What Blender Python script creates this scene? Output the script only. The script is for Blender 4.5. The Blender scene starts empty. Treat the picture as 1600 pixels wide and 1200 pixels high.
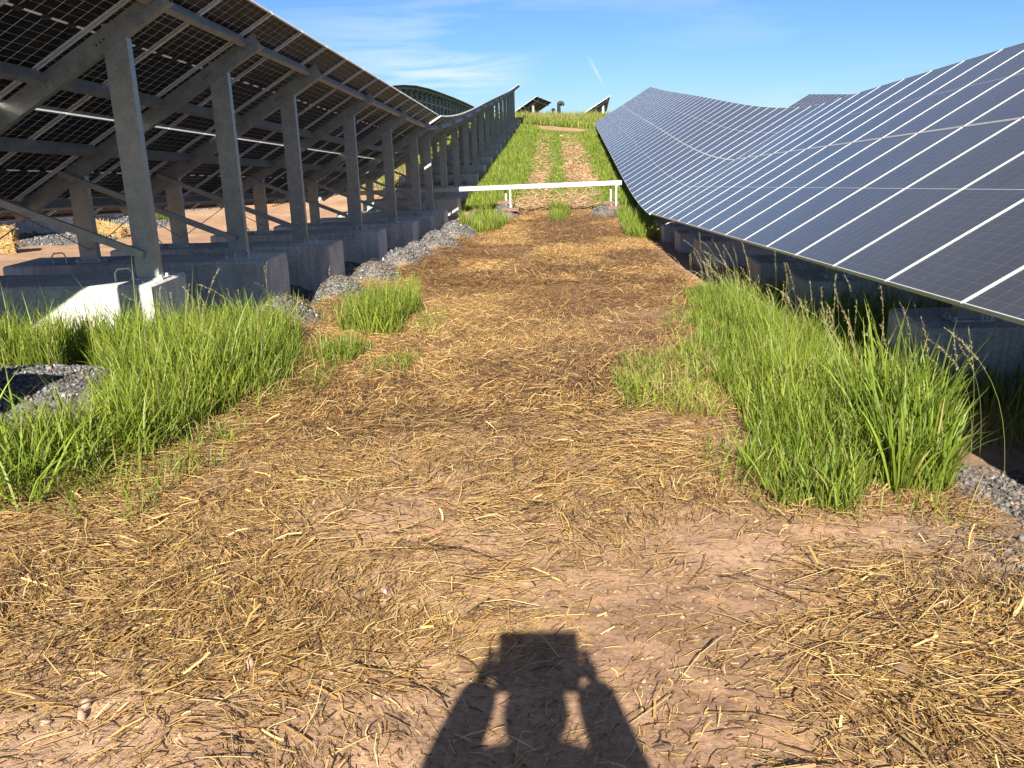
import bpy, bmesh, math
import numpy as np
from mathutils import Matrix, Vector

R = math.radians
rng = np.random.default_rng(7)
SC = bpy.context.scene
COL = SC.collection

# ------------------------------------------------------------------ camera
F_PX, PITCH, YAW, ROLL = 1363.46, 0.28033, 0.05227, -0.02798
cam_d = bpy.data.cameras.new("camera")
cam_d.sensor_width = 36.0
cam_d.lens = F_PX / 1600 * 36.0
cam_d.clip_start = 0.02
cam_d.clip_end = 3000
cam = bpy.data.objects.new("camera", cam_d)
COL.objects.link(cam)
fw = Vector((-math.sin(YAW) * math.cos(PITCH), math.cos(YAW) * math.cos(PITCH), -math.sin(PITCH)))
rt = Vector((math.cos(YAW), math.sin(YAW), 0))
up = rt.cross(fw)
rt, up = (math.cos(ROLL) * rt + math.sin(ROLL) * up), (-math.sin(ROLL) * rt + math.cos(ROLL) * up)
cam.matrix_world = Matrix((rt, up, -fw)).transposed().to_4x4()
SC.camera = cam

# ------------------------------------------------------------------ light
SUN_EL, SUN_AZ = R(31.9), R(-0.5)            # light travels towards +Y, a touch to -X
SKY_STRENGTH, SUN_STRENGTH = 0.050, 5.0
SC.view_settings.view_transform = 'Standard'
SC.view_settings.look = 'None'
SC.view_settings.exposure = 1.5
SC.view_settings.gamma = 1.0
SC.view_settings.use_curve_mapping = False

world = bpy.data.worlds.new("World")
SC.world = world
world.use_nodes = True
wn, wl = world.node_tree.nodes, world.node_tree.links
wn.clear()
wout = wn.new("ShaderNodeOutputWorld")
wbg = wn.new("ShaderNodeBackground")
wbg.inputs["Strength"].default_value = SKY_STRENGTH
sky = wn.new("ShaderNodeTexSky")
sky.sky_type = 'NISHITA'
sky.sun_disc = False
sky.sun_elevation = SUN_EL
sky.sun_rotation = math.pi - SUN_AZ
sky.air_density = 1.0
sky.dust_density = 0.0
sky.ozone_density = 3.0
# thin cirrus, laid out on a high flat layer
tc = wn.new("ShaderNodeTexCoord")
sep = wn.new("ShaderNodeSeparateXYZ")
wl.new(tc.outputs["Generated"], sep.inputs[0])


def wmath(op, a, b=None, c=None):
    n = wn.new("ShaderNodeMath")
    n.operation = op
    for i, v in enumerate((a, b, c)):
        if v is None:
            continue
        if isinstance(v, (int, float)):
            n.inputs[i].default_value = v
        else:
            wl.new(v, n.inputs[i])
    return n.outputs[0]


zz = wmath('ADD', wmath('MAXIMUM', sep.outputs["Z"], 0.0), 0.10)
cx, cy = wmath('DIVIDE', sep.outputs["X"], zz), wmath('DIVIDE', sep.outputs["Y"], zz)
comb = wn.new("ShaderNodeCombineXYZ")
wl.new(wmath('MULTIPLY', cx, 0.75), comb.inputs[0])
wl.new(wmath('MULTIPLY', cy, 1.25), comb.inputs[1])
cn = wn.new("ShaderNodeTexNoise")
cn.inputs["Scale"].default_value = 0.9
cn.inputs["Detail"].default_value = 7
cn.inputs["Roughness"].default_value = 0.62
cn.inputs["Distortion"].default_value = 0.7
wl.new(comb.outputs[0], cn.inputs["Vector"])
comb2 = wn.new("ShaderNodeCombineXYZ")
wl.new(wmath('ADD', wmath('MULTIPLY', cx, 0.33), 1.35), comb2.inputs[0])
wl.new(wmath('MULTIPLY', cy, 0.12), comb2.inputs[1])
cn2 = wn.new("ShaderNodeTexNoise")
cn2.inputs["Scale"].default_value = 1.0
cn2.inputs["Detail"].default_value = 2
wl.new(comb2.outputs[0], cn2.inputs["Vector"])
mr = wn.new("ShaderNodeMapRange")
mr.inputs["From Min"].default_value, mr.inputs["From Max"].default_value = 0.42, 0.74
wl.new(cn.outputs["Fac"], mr.inputs["Value"])
mr2 = wn.new("ShaderNodeMapRange")
mr2.inputs["From Min"].default_value, mr2.inputs["From Max"].default_value = 0.44, 0.60
wl.new(cn2.outputs["Fac"], mr2.inputs["Value"])
cm = wmath('MULTIPLY', wmath('MULTIPLY', mr.outputs[0], mr2.outputs[0]), 0.8)
# a short fading contrail, a fixed direction in the sky
def wdot(vec):
    n = wn.new("ShaderNodeVectorMath")
    n.operation = 'DOT_PRODUCT'
    n.inputs[1].default_value = vec
    wl.new(tc.outputs["Generated"], n.inputs[0])
    return n.outputs["Value"]


across = wmath('DIVIDE', wmath('ABSOLUTE', wmath('ADD', wdot((-0.87735, 0.07086, -0.47459)), wmath('MULTIPLY', wmath('SUBTRACT', cn.outputs["Fac"], 0.5), 0.004))), 0.0024)
along = wmath('DIVIDE', wmath('ABSOLUTE', wdot((0.47754, 0.03183, -0.87804))), 0.02247)
ahead = wmath('GREATER_THAN', wdot((0.04711, 0.99698, 0.06176)), 0.5)
trail = wmath('MULTIPLY', wmath('MULTIPLY', wmath('MAXIMUM', wmath('SUBTRACT', 1.0, across), 0.0), wmath('MAXIMUM', wmath('SUBTRACT', 1.0, along), 0.0)), ahead)
cm = wmath('MAXIMUM', cm, wmath('MULTIPLY', trail, 0.45))
wmix = wn.new("ShaderNodeMixRGB")
wmix.inputs["Color2"].default_value = (7.0, 7.5, 8.0, 1)
wl.new(cm, wmix.inputs["Fac"])
wtint = wn.new("ShaderNodeMixRGB")
wtint.blend_type = 'MULTIPLY'
wtint.inputs["Fac"].default_value = 1
wtint.inputs["Color2"].default_value = (0.37, 0.545, 0.82, 1)
wl.new(sky.outputs[0], wtint.inputs["Color1"])
wl.new(wtint.outputs[0], wmix.inputs["Color1"])
wl.new(wmix.outputs[0], wbg.inputs["Color"])
wl.new(wbg.outputs[0], wout.inputs["Surface"])

sun_d = bpy.data.lights.new("sun", 'SUN')
sun_d.energy = SUN_STRENGTH
sun_d.angle = R(0.53)
sun_d.color = (1.0, 0.93, 0.80)
sun = bpy.data.objects.new("sun", sun_d)
COL.objects.link(sun)
sdir = Vector((math.sin(SUN_AZ) * math.cos(SUN_EL), math.cos(SUN_AZ) * math.cos(SUN_EL), -math.sin(SUN_EL)))
sun.rotation_euler = sdir.to_track_quat('-Z', 'Y').to_euler()
sun.location = (0, -20, 15)


# ------------------------------------------------------------------ materials
def mat(name):
    m = bpy.data.materials.new(name)
    m.use_nodes = True
    nt = m.node_tree
    b = nt.nodes["Principled BSDF"]
    return m, nt, b


def N(nt, kind, **kw):
    n = nt.nodes.new(kind)
    for k, v in kw.items():
        if k in n.inputs.keys():
            n.inputs[k].default_value = v
        else:
            setattr(n, k, v)
    return n


def noise(nt, scale, detail=3, rough=0.55, vec=None, dist=0.0):
    n = N(nt, "ShaderNodeTexNoise")
    n.inputs["Scale"].default_value = scale
    n.inputs["Detail"].default_value = detail
    n.inputs["Roughness"].default_value = rough
    n.inputs["Distortion"].default_value = dist
    if vec is not None:
        nt.links.new(vec, n.inputs["Vector"])
    return n.outputs["Fac"]


def ramp(nt, fac, stops):
    r = N(nt, "ShaderNodeValToRGB")
    e = r.color_ramp.elements
    while len(e) < len(stops):
        e.new(0.5)
    for i, (p, c) in enumerate(stops):
        e[i].position = p
        e[i].color = (*c, 1) if len(c) == 3 else c
    nt.links.new(fac, r.inputs["Fac"])
    return r.outputs["Color"]


def mixc(nt, fac, a, b, mode='MIX'):
    n = N(nt, "ShaderNodeMixRGB", blend_type=mode)
    for s, v in (("Fac", fac), ("Color1", a), ("Color2", b)):
        if isinstance(v, (int, float)):
            n.inputs[s].default_value = v
        elif isinstance(v, tuple):
            n.inputs[s].default_value = (*v, 1)
        else:
            nt.links.new(v, n.inputs[s])
    return n.outputs[0]


def objvec(nt, kind="Object"):
    return N(nt, "ShaderNodeTexCoord").outputs[kind]


def bump(nt, b, height, strength=0.3, dist=0.01):
    n = N(nt, "ShaderNodeBump")
    n.inputs["Strength"].default_value = strength
    n.inputs["Distance"].default_value = dist
    nt.links.new(height, n.inputs["Height"])
    nt.links.new(n.outputs[0], b.inputs["Normal"])


def galv(name, c, metallic=0.65, rough=0.5, spread=0.25):
    m, nt, b = mat(name)
    v = objvec(nt)
    n1 = noise(nt, 9, 4, 0.6, v)
    n2 = noise(nt, 60, 2, 0.5, v)
    lo = tuple(x * (1 - spread) for x in c)
    hi = tuple(min(1, x * (1 + spread)) for x in c)
    col = ramp(nt, n1, [(0.3, lo), (0.7, hi)])
    col = mixc(nt, 0.12, col, ramp(nt, n2, [(0.35, (0, 0, 0)), (0.65, (1, 1, 1))]), 'OVERLAY')
    nt.links.new(col, b.inputs["Base Color"])
    b.inputs["Metallic"].default_value = metallic
    rr = N(nt, "ShaderNodeMapRange")
    rr.inputs["To Min"].default_value, rr.inputs["To Max"].default_value = rough - 0.12, rough + 0.15
    nt.links.new(n1, rr.inputs["Value"])
    nt.links.new(rr.outputs[0], b.inputs["Roughness"])
    return m


M_STEEL = galv("galvanised_steel", (0.35, 0.36, 0.335), 0.5, 0.45, 0.17)
M_STEEL_LIGHT = galv("bright_galvanised_steel", (0.55, 0.57, 0.58), 0.45, 0.45, 0.12)
M_FRAME = galv("anodised_aluminium", (0.64, 0.64, 0.63), 0.25, 0.42, 0.05)
M_BOLT, _, _b = mat("dark_bolt")
_b.inputs["Base Color"].default_value = (0.04, 0.04, 0.04, 1)
_b.inputs["Roughness"].default_value = 0.5

M_CELL, _nt, _b = mat("solar_cell_rear")
_n = noise(_nt, 3, 2, 0.5, objvec(_nt))
_nt.links.new(ramp(_nt, _n, [(0.3, (0.006, 0.006, 0.008)), (0.7, (0.016, 0.013, 0.014))]), _b.inputs["Base Color"])
_b.inputs["Roughness"].default_value = 0.45
_b.inputs["Specular IOR Level"].default_value = 0.22

M_REAR, _nt, _b = mat("rear_glass_gap")
_b.inputs["Base Color"].default_value = (0.80, 0.79, 0.77, 1)
_b.inputs["Roughness"].default_value = 0.35
_t = _nt.nodes.new("ShaderNodeBsdfTranslucent")
_t.inputs["Color"].default_value = (0.92, 0.92, 0.92, 1)
_ms = _nt.nodes.new("ShaderNodeMixShader")
_ms.inputs[0].default_value = 0.65
_nt.links.new(_b.outputs[0], _ms.inputs[1])
_nt.links.new(_t.outputs[0], _ms.inputs[2])
_nt.links.new(_ms.outputs[0], _nt.nodes["Material Output"].inputs["Surface"])

# module front: dark blue cells under low-iron glass; print lines as flat pattern
M_FRONT, _nt, _b = mat("solar_glass_front")
_v = objvec(_nt)
_sp = N(_nt, "ShaderNodeSeparateXYZ")
_nt.links.new(_v, _sp.inputs[0])


def lines(nt, src, period, offset, halfw):
    a = N(nt, "ShaderNodeMath", operation='ADD')
    a.inputs[1].default_value = offset
    nt.links.new(src, a.inputs[0])
    w = N(nt, "ShaderNodeMath", operation='PINGPONG')
    w.inputs[1].default_value = period / 2
    nt.links.new(a.outputs[0], w.inputs[0])
    c = N(nt, "ShaderNodeMath", operation='LESS_THAN')
    c.inputs[1].default_value = halfw
    nt.links.new(w.outputs[0], c.inputs[0])
    return c.outputs[0]


_l1 = lines(_nt, _sp.outputs["Y"], 0.1846, 0.0, 0.0012)
_l2 = lines(_nt, _sp.outputs["X"], 0.0925, 0.0462, 0.0008)
_l3 = lines(_nt, _sp.outputs["Y"], 0.01846, 0.0, 0.0004)
_lw = N(_nt, "ShaderNodeMath", operation='MULTIPLY')
_lw.inputs[1].default_value = 0.35
_nt.links.new(_l2, _lw.inputs[0])
_mx = N(_nt, "ShaderNodeMath", operation='MAXIMUM')
_nt.links.new(_l1, _mx.inputs[0])
_nt.links.new(_lw.outputs[0], _mx.inputs[1])
_ab = N(_nt, "ShaderNodeMath", operation='ABSOLUTE')
_nt.links.new(_sp.outputs["X"], _ab.inputs[0])
_lm = N(_nt, "ShaderNodeMath", operation='LESS_THAN')
_lm.inputs[1].default_value = 0.0045
_nt.links.new(_ab.outputs[0], _lm.inputs[0])
_oi = N(_nt, "ShaderNodeObjectInfo")
_cell = ramp(_nt, _oi.outputs["Random"], [(0.0, (0.010, 0.011, 0.013)), (0.5, (0.014, 0.014, 0.016)), (1.0, (0.020, 0.019, 0.020))])
_cell = mixc(_nt, noise(_nt, 4, 4, 0.6, _v), _cell, (0.026, 0.026, 0.032))
_c = mixc(_nt, _l3, _cell, (0.05, 0.055, 0.07))
_c = mixc(_nt, _mx.outputs[0], _c, (0.26, 0.27, 0.29))
_c = mixc(_nt, _lm.outputs[0], _c, (0.42, 0.43, 0.45))
# dust film, made paler to put sunlight scattered by the glass into the colour
_dn = N(_nt, "ShaderNodeMapRange")
_dn.inputs["To Min"].default_value, _dn.inputs["To Max"].default_value = 0.05, 0.13
_nt.links.new(noise(_nt, 1.3, 5, 0.65, _v), _dn.inputs["Value"])
_c = mixc(_nt, _dn.outputs[0], _c, (0.36, 0.33, 0.30))
_nt.links.new(_c, _b.inputs["Base Color"])
_b.inputs["Roughness"].default_value = 0.22
_b.inputs["IOR"].default_value = 1.22
bump(_nt, _b, noise(_nt, 900, 1, 0.5, _v), 0.06, 0.002)
# the strips between the cells are clear glass: light leaks through to the rear sheet
_g1, _g2 = lines(_nt, _sp.outputs["Y"], 0.1846, 0.0, 0.0026), lines(_nt, _sp.outputs["X"], 0.0925, 0.0342, 0.0024)
_gm = N(_nt, "ShaderNodeMath", operation='MAXIMUM')
_gw = N(_nt, "ShaderNodeMath", operation='MULTIPLY')
_gw.inputs[1].default_value = 0.5
_nt.links.new(_g2, _gw.inputs[0])
_nt.links.new(_g1, _gm.inputs[0])
_nt.links.new(_gw.outputs[0], _gm.inputs[1])
_gm2 = N(_nt, "ShaderNodeMath", operation='MAXIMUM')
_nt.links.new(_gm.outputs[0], _gm2.inputs[0])
_nt.links.new(_lm.outputs[0], _gm2.inputs[1])
_gf = N(_nt, "ShaderNodeMath", operation='MULTIPLY')
_gf.inputs[1].default_value = 0.28
_nt.links.new(_gm2.outputs[0], _gf.inputs[0])
_t = N(_nt, "ShaderNodeBsdfTranslucent")
_t.inputs["Color"].default_value = (0.95, 0.95, 0.95, 1)
_ms = N(_nt, "ShaderNodeMixShader")
_nt.links.new(_gf.outputs[0], _ms.inputs[0])
_nt.links.new(_b.outputs[0], _ms.inputs[1])
_nt.links.new(_t.outputs[0], _ms.inputs[2])
_nt.links.new(_ms.outputs[0], _nt.nodes["Material Output"].inputs["Surface"])

M_CONC, _nt, _b = mat("cast_concrete")
_v = objvec(_nt)
_n1, _n2 = noise(_nt, 2.2, 6, 0.65, _v, 0.6), noise(_nt, 45, 3, 0.6, _v)
_c = ramp(_nt, _n1, [(0.3, (0.36, 0.35, 0.325)), (0.55, (0.49, 0.48, 0.45)), (0.75, (0.58, 0.57, 0.535))])
_c = mixc(_nt, 0.18, _c, ramp(_nt, _n2, [(0.42, (0.1, 0.1, 0.1)), (0.6, (0.9, 0.9, 0.9))]), 'OVERLAY')
# rain streaks running down the faces
_mp = N(_nt, "ShaderNodeMapping")
_mp.inputs["Scale"].default_value = (7, 7, 0.5)
_nt.links.new(_v, _mp.inputs["Vector"])
_c = mixc(_nt, 0.3, _c, ramp(_nt, noise(_nt, 3, 4, 0.6, _mp.outputs[0]), [(0.35, (0.2, 0.2, 0.19)), (0.62, (0.7, 0.7, 0.68))]), 'OVERLAY')
_nt.links.new(_c, _b.inputs["Base Color"])
_b.inputs["Roughness"].default_value = 0.85
bump(_nt, _b, mixc(_nt, 0.5, _n2, noise(_nt, 14, 3, 0.6, _v)), 0.35, 0.008)


def attr_mat(name, attr="tint", rough=0.7, translucent=0.0, spec=0.3):
    m, nt, b = mat(name)
    a = N(nt, "ShaderNodeAttribute")
    a.attribute_name = attr
    nt.links.new(a.outputs["Color"], b.inputs["Base Color"])
    b.inputs["Roughness"].default_value = rough
    b.inputs["Specular IOR Level"].default_value = spec
    if translucent:
        t = N(nt, "ShaderNodeBsdfTranslucent")
        g = N(nt, "ShaderNodeMixRGB", blend_type='MULTIPLY')
        g.inputs["Fac"].default_value = 1
        g.inputs["Color2"].default_value = (1.35, 1.25, 0.6, 1)
        nt.links.new(a.outputs["Color"], g.inputs["Color1"])
        nt.links.new(g.outputs[0], t.inputs["Color"])
        mx = N(nt, "ShaderNodeMixShader")
        mx.inputs[0].default_value = translucent
        nt.links.new(b.outputs[0], mx.inputs[1])
        nt.links.new(t.outputs[0], mx.inputs[2])
        nt.links.new(mx.outputs[0], nt.nodes["Material Output"].inputs["Surface"])
    return m


M_GRASS = attr_mat("grass_blade", rough=0.5, translucent=0.38, spec=0.35)
M_STRAW = attr_mat("dry_straw", rough=0.55, translucent=0.12, spec=0.4)
M_STONE = attr_mat("crushed_stone", rough=0.85)

M_WOOD, _nt, _b = mat("weathered_timber")
_nt.links.new(ramp(_nt, noise(_nt, 25, 4, 0.6, objvec(_nt)), [(0.3, (0.10, 0.05, 0.035)), (0.7, (0.22, 0.13, 0.09))]), _b.inputs["Base Color"])
_b.inputs["Roughness"].default_value = 0.8
M_BLACK, _nt, _b = mat("black_pipe")
_b.inputs["Base Color"].default_value = (0.008, 0.008, 0.009, 1)
_b.inputs["Roughness"].default_value = 0.5
M_BALE, _nt, _b = mat("straw_bale")
_v = objvec(_nt)
_mp = N(_nt, "ShaderNodeMapping")
_mp.inputs["Scale"].default_value = (14, 14, 90)
_nt.links.new(_v, _mp.inputs["Vector"])
_nt.links.new(ramp(_nt, noise(_nt, 1.0, 5, 0.75, _mp.outputs[0], 0.8), [(0.3, (0.12, 0.065, 0.02)), (0.5, (0.28, 0.17, 0.06)), (0.7, (0.40, 0.27, 0.11))]), _b.inputs["Base Color"])
_b.inputs["Roughness"].default_value = 0.8
bump(_nt, _b, noise(_nt, 30, 4, 0.7, _v), 0.8, 0.03)

# ------------------------------------------------------------------ value noise
_perm = np.random.default_rng(3).random((256, 256))


def vnoise(x, y, s=1.0, seed=0):
    x, y = np.asarray(x) * s + seed * 17.31, np.asarray(y) * s + seed * 7.77
    xi, yi = np.floor(x).astype(int), np.floor(y).astype(int)
    xf, yf = x - xi, y - yi
    u, v = xf * xf * (3 - 2 * xf), yf * yf * (3 - 2 * yf)
    g = lambda a, b: _perm[a & 255, b & 255]
    return (g(xi, yi) * (1 - u) + g(xi + 1, yi) * u) * (1 - v) + (g(xi, yi + 1) * (1 - u) + g(xi + 1, yi + 1) * u) * v


def fbm(x, y, s=1.0, o=4, seed=0):
    t, a, tot = 0, 0.5, 0
    for i in range(o):
        t = t + a * vnoise(x, y, s * 2 ** i, seed + i * 3)
        tot += a
        a *= 0.55
    return t / tot


def sstep(a, b, x):
    t = np.clip((np.asarray(x) - a) / (b - a), 0, 1)
    return t * t * (3 - 2 * t)


# ------------------------------------------------------------------ terrain
SL = math.tan(0.05763)
VEER = 0.0175
ZL = np.array([[-40, 1.05], [0, -1.25], [18, -2.29], [22, -2.52], [26, -2.60], [29.4, -2.45], [33.6, -2.13], [37.6, -1.84], [42.7, -1.46],
               [49.4, -1.0], [57.1, -0.4], [64.1, 0.2], [68, 0.5], [73, 0.88], [78, 1.02], [82, 0.85], [87, 0.2], [100, -0.9], [140, -4], [180, -8], [400, -30], [900, -80]])
ZR = np.array([[-40, 0.9], [0, -1.40], [18, -2.44], [22, -2.66], [24, -2.68], [27.7, -2.58], [35.1, -2.14], [43.7, -1.66], [52.1, -1.13],
               [64.6, -0.34], [70, 0.10], [75, 0.70], [79, 1.0], [83, 0.85], [87, 0.3], [100, -0.9], [140, -4], [180, -8], [400, -30], [900, -80]])


def smooth_tab(t):
    y = np.arange(-40, 900, 0.5)
    z = np.interp(y, t[:, 0], t[:, 1])
    k = np.hanning(13)
    k /= k.sum()
    zp = np.pad(z, 6, mode='edge')
    return y, np.convolve(zp, k, 'valid')


_yl, _zl = smooth_tab(ZL)
_yr, _zr = smooth_tab(ZR)

MOUNDS = []      # (x, y, radius, height)
for _i, (_x, _y, _r, _h) in enumerate([
        (-3.5, 5.2, 0.85, 0.15), (-2.85, 8.75, 0.44, 0.24), (-2.75, 10.9, 0.42, 0.22), (-2.72, 12.9, 0.47, 0.24), (-2.72, 15.2, 0.47, 0.25),
        (-2.75, 17.2, 0.40, 0.25), (-2.65, 19.6, 0.55, 0.34), (-2.55, 22.8, 0.60, 0.38), (-2.3, 27.2, 0.55, 0.28),
        (-1.55, 28.2, 0.52, 0.36), (1.75, 28.2, 0.60, 0.30), (-12.6, 27.2, 1.0, 0.16), (-12.6, 31.5, 1.1, 0.30), (-12.8, 22.6, 1.2, 0.10), (-12.5, 35.0, 1.0, 0.35),
        (1.95, 3.0, 0.35, 0.03)]):
    MOUNDS.append((_x, _y, _r, _h))


def ground_base(x, y):
    x, y = np.asarray(x, float), np.asarray(y, float)
    xs = x - VEER * np.clip(y - 22, 0, 60)
    zl, zr = np.interp(y, _yl, _zl), np.interp(y, _yr, _zr)
    near = 1 - sstep(15, 30, y)
    tn = 1 - sstep(-3.0, -1.5, xs)                    # near: block side higher than the path
    tf = np.clip((3.2 - xs) / 6.6, 0, 1)
    t = near * tn + (1 - near) * tf
    z = zl * t + zr * (1 - t)
    zf = np.interp(y, [60, 72, 82, 97, 118, 142, 165, 300, 900], [0.0, 0.66, 1.36, 1.70, 1.50, 1.05, 0, -12, -80])
    wf = sstep(68, 76, y) * (1 - sstep(-9.5, -6.5, xs))
    z = z * (1 - wf) + zf * wf
    z = z + np.clip(-5 - xs, 0, 9) * 0.011 - np.clip(xs - 6, 0, 60) * 0.06 * sstep(10, 60, y)
    return z


def zg(x, y):
    x, y = np.asarray(x, float), np.asarray(y, float)
    z = ground_base(x, y)
    for (mx, my, r, h) in MOUNDS:
        d = np.hypot((x - mx) * (1 + 0.25 * (vnoise(x, y, 2.1, 5) - 0.5)), (y - my) * 0.85) / r
        z = z + h * np.clip(1 - d * d, 0, 1) ** 1.2
    z = z - 0.20 * np.exp(-((x + 3.22) / 0.30) ** 2) * sstep(8, 9, y) * (1 - sstep(24, 26, y))
    z = z + 0.05 * (fbm(x, y, 0.55, 3, 1) - 0.5) * sstep(0, 3, y)
    near = np.clip(1 - (y - 4) / 30, 0.25, 1)
    z = z + 0.030 * (fbm(x, y, 2.4, 3, 2) - 0.5) + 0.030 * near * (fbm(x, y, 9, 4, 4) - 0.5) + 0.016 * np.clip(1.4 - y / 5, 0, 1) * (fbm(x, y, 21, 3, 6) - 0.5)
    z = z - 0.10 * sstep(1.65, 2.5, x) * (1 - sstep(14, 20, y))
    # shallow wheel ruts
    for cxr in (-0.75, 0.75):
        z = z - 0.025 * np.exp(-((x - cxr - 0.1 * np.sin(y * 0.4)) / 0.3) ** 2) * sstep(22, 30, y)
    return z


def gravel_mask(x, y):
    m = np.zeros_like(np.asarray(x, float))
    for (mx, my, r, h) in MOUNDS[:-1]:
        d = np.hypot(x - mx, (y - my) * 0.85) / r
        m = np.maximum(m, 1 - sstep(0.8, 1.15, d + 0.35 * (fbm(x, y, 3, 3, 9) - 0.5)))
    n = 0.5 * (fbm(x, y, 1.6, 3, 11) - 0.5)
    # strip of gravel that carries the blocks on the left, and the one on the right
    m = np.maximum(m, (1 - sstep(-2.95, -2.5, x + n * 1.4)) * sstep(-7.0, -6.4, x) * (1 - sstep(24, 27, y)))
    e = (x - 1.84 + 0.45 * (fbm(x, y, 1.2, 3, 14) - 0.5)) / 0.2
    m = np.maximum(m, sstep(-1, 1, e) * (1 - sstep(4.0, 4.6, y)) * sstep(2.45, 2.8, y + 0.4 * (x - 1.7)))
    m = np.maximum(m, 0.55 * sstep(1.15, 1.65, x + n * 0.8) * sstep(2.45, 2.8, y + 0.9 * n) * (1 - sstep(3.0, 3.5, y + n)))
    m = np.maximum(m, sstep(-14.5, -13.6, x) * 0 + (1 - sstep(-13.3, -12.6, x + n)) * sstep(-19, -18, x) * (1 - sstep(40, 44, y)))
    return np.clip(m, 0, 1)


def track_mask(x, y):
    """bare wheel tracks on the hill (1 = bare)"""
    n = (fbm(x, y, 0.9, 4, 21) - 0.5)
    l = 1 - sstep(0.24, 0.60, np.abs(x + 0.58 + 0.5 * n) + 0.35 * n)
    r = 1 - sstep(0.44, 0.80, np.abs(x - 1.12 + 0.6 * n) + 0.4 * n)
    t = np.maximum(l, r) * (1 - sstep(60, 64, y) * 0.6)
    patch = sstep(0.44, 0.58, fbm(x, y * 0.6, 0.55, 3, 33))
    t = t * (0.58 + 0.42 * patch) * (1 - 0.55 * sstep(49, 57, y))
    t = np.maximum(t, (1 - sstep(1.1, 1.9, np.abs(x - 0.1 + n))) * (1 - sstep(31.0, 35.5, y + 5 * n)))
    road = (1 - sstep(1.5, 2.4, np.abs(y - 67.4 + 0.28 * (x) + 1.2 * n))) * sstep(-3.0, -1.4, x + n) * (1 - sstep(4, 6, x))
    t = np.maximum(t, road)
    return np.clip(t, 0, 1)


def straw_density(x, y):
    d = 0.28 + 1.7 * (fbm(x, y, 1.1, 4, 41) - 0.36)
    d = d - 0.7 * np.exp(-(((x + 0.42) / 0.65) ** 2 + ((y - 1.95) / 0.40) ** 2))
    d = d - 0.45 * np.exp(-(((x - 0.75) / 0.35) ** 2 + ((y - 3.1) / 0.9) ** 2))
    d = d - 0.6 * np.exp(-(((x - 1.3) / 0.35) ** 2 + ((y - 3.2) / 0.32) ** 2))
    d = d + 0.55 * np.exp(-(((x + 1.5) / 0.6) ** 2 + ((y - 2.6) / 0.8) ** 2))
    d = d + 0.8 * np.exp(-(((x - 1.1) / 0.35) ** 2 + ((y - 2.15) / 0.4) ** 2))
    d = d + 0.25 * sstep(3.0, 4.2, y) + 0.25 * sstep(6, 8, y)
    return np.clip(d, 0.04, 1)


def brown(x, y):
    """how far the straw has rotted to dark red-brown"""
    b = sstep(0.36, 0.60, fbm(x * 0.75, y * 0.55, 1.0, 4, 51)) * sstep(3.2, 5.5, y)
    return np.clip(b * (0.75 + 0.3 * sstep(8, 16, y)), 0, 1)


# ------------------------------------------------------------------ object helpers
def tag(o, label=None, cat=None, group=None, kind=None):
    if label:
        o["label"] = label
    if cat:
        o["category"] = cat
    if group:
        o["group"] = group
    if kind:
        o["kind"] = kind
    return o


def empty(name, loc):
    o = bpy.data.objects.new(name, None)
    o.empty_display_size = 0.3
    o.location = loc
    COL.objects.link(o)
    return o


def link(name, me, parent=None, m=None):
    o = bpy.data.objects.new(name, me)
    COL.objects.link(o)
    if parent is not None:
        o.parent = parent
    if m is not None:
        o.matrix_basis = m
    return o


def np_mesh(name, verts, faces_flat, counts, material, tint=None, smooth=False):
    me = bpy.data.meshes.new(name)
    nv, nl, nf = len(verts), len(faces_flat), len(counts)
    me.vertices.add(nv)
    me.vertices.foreach_set("co", np.ascontiguousarray(verts, np.float32).ravel())
    me.loops.add(nl)
    me.loops.foreach_set("vertex_index", np.ascontiguousarray(faces_flat, np.int32))
    me.polygons.add(nf)
    me.polygons.foreach_set("loop_start", np.concatenate([[0], np.cumsum(counts)[:-1]]).astype(np.int32))
    me.update(calc_edges=True)
    if smooth:
        me.polygons.foreach_set("use_smooth", np.ones(nf, bool))
    if tint is not None:
        a = me.attributes.new("tint", 'FLOAT_COLOR', 'POINT')
        c = np.ones((nv, 4), np.float32)
        c[:, :3] = tint
        a.data.foreach_set("color", c.ravel())
    me.materials.append(material)
    return me


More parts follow.
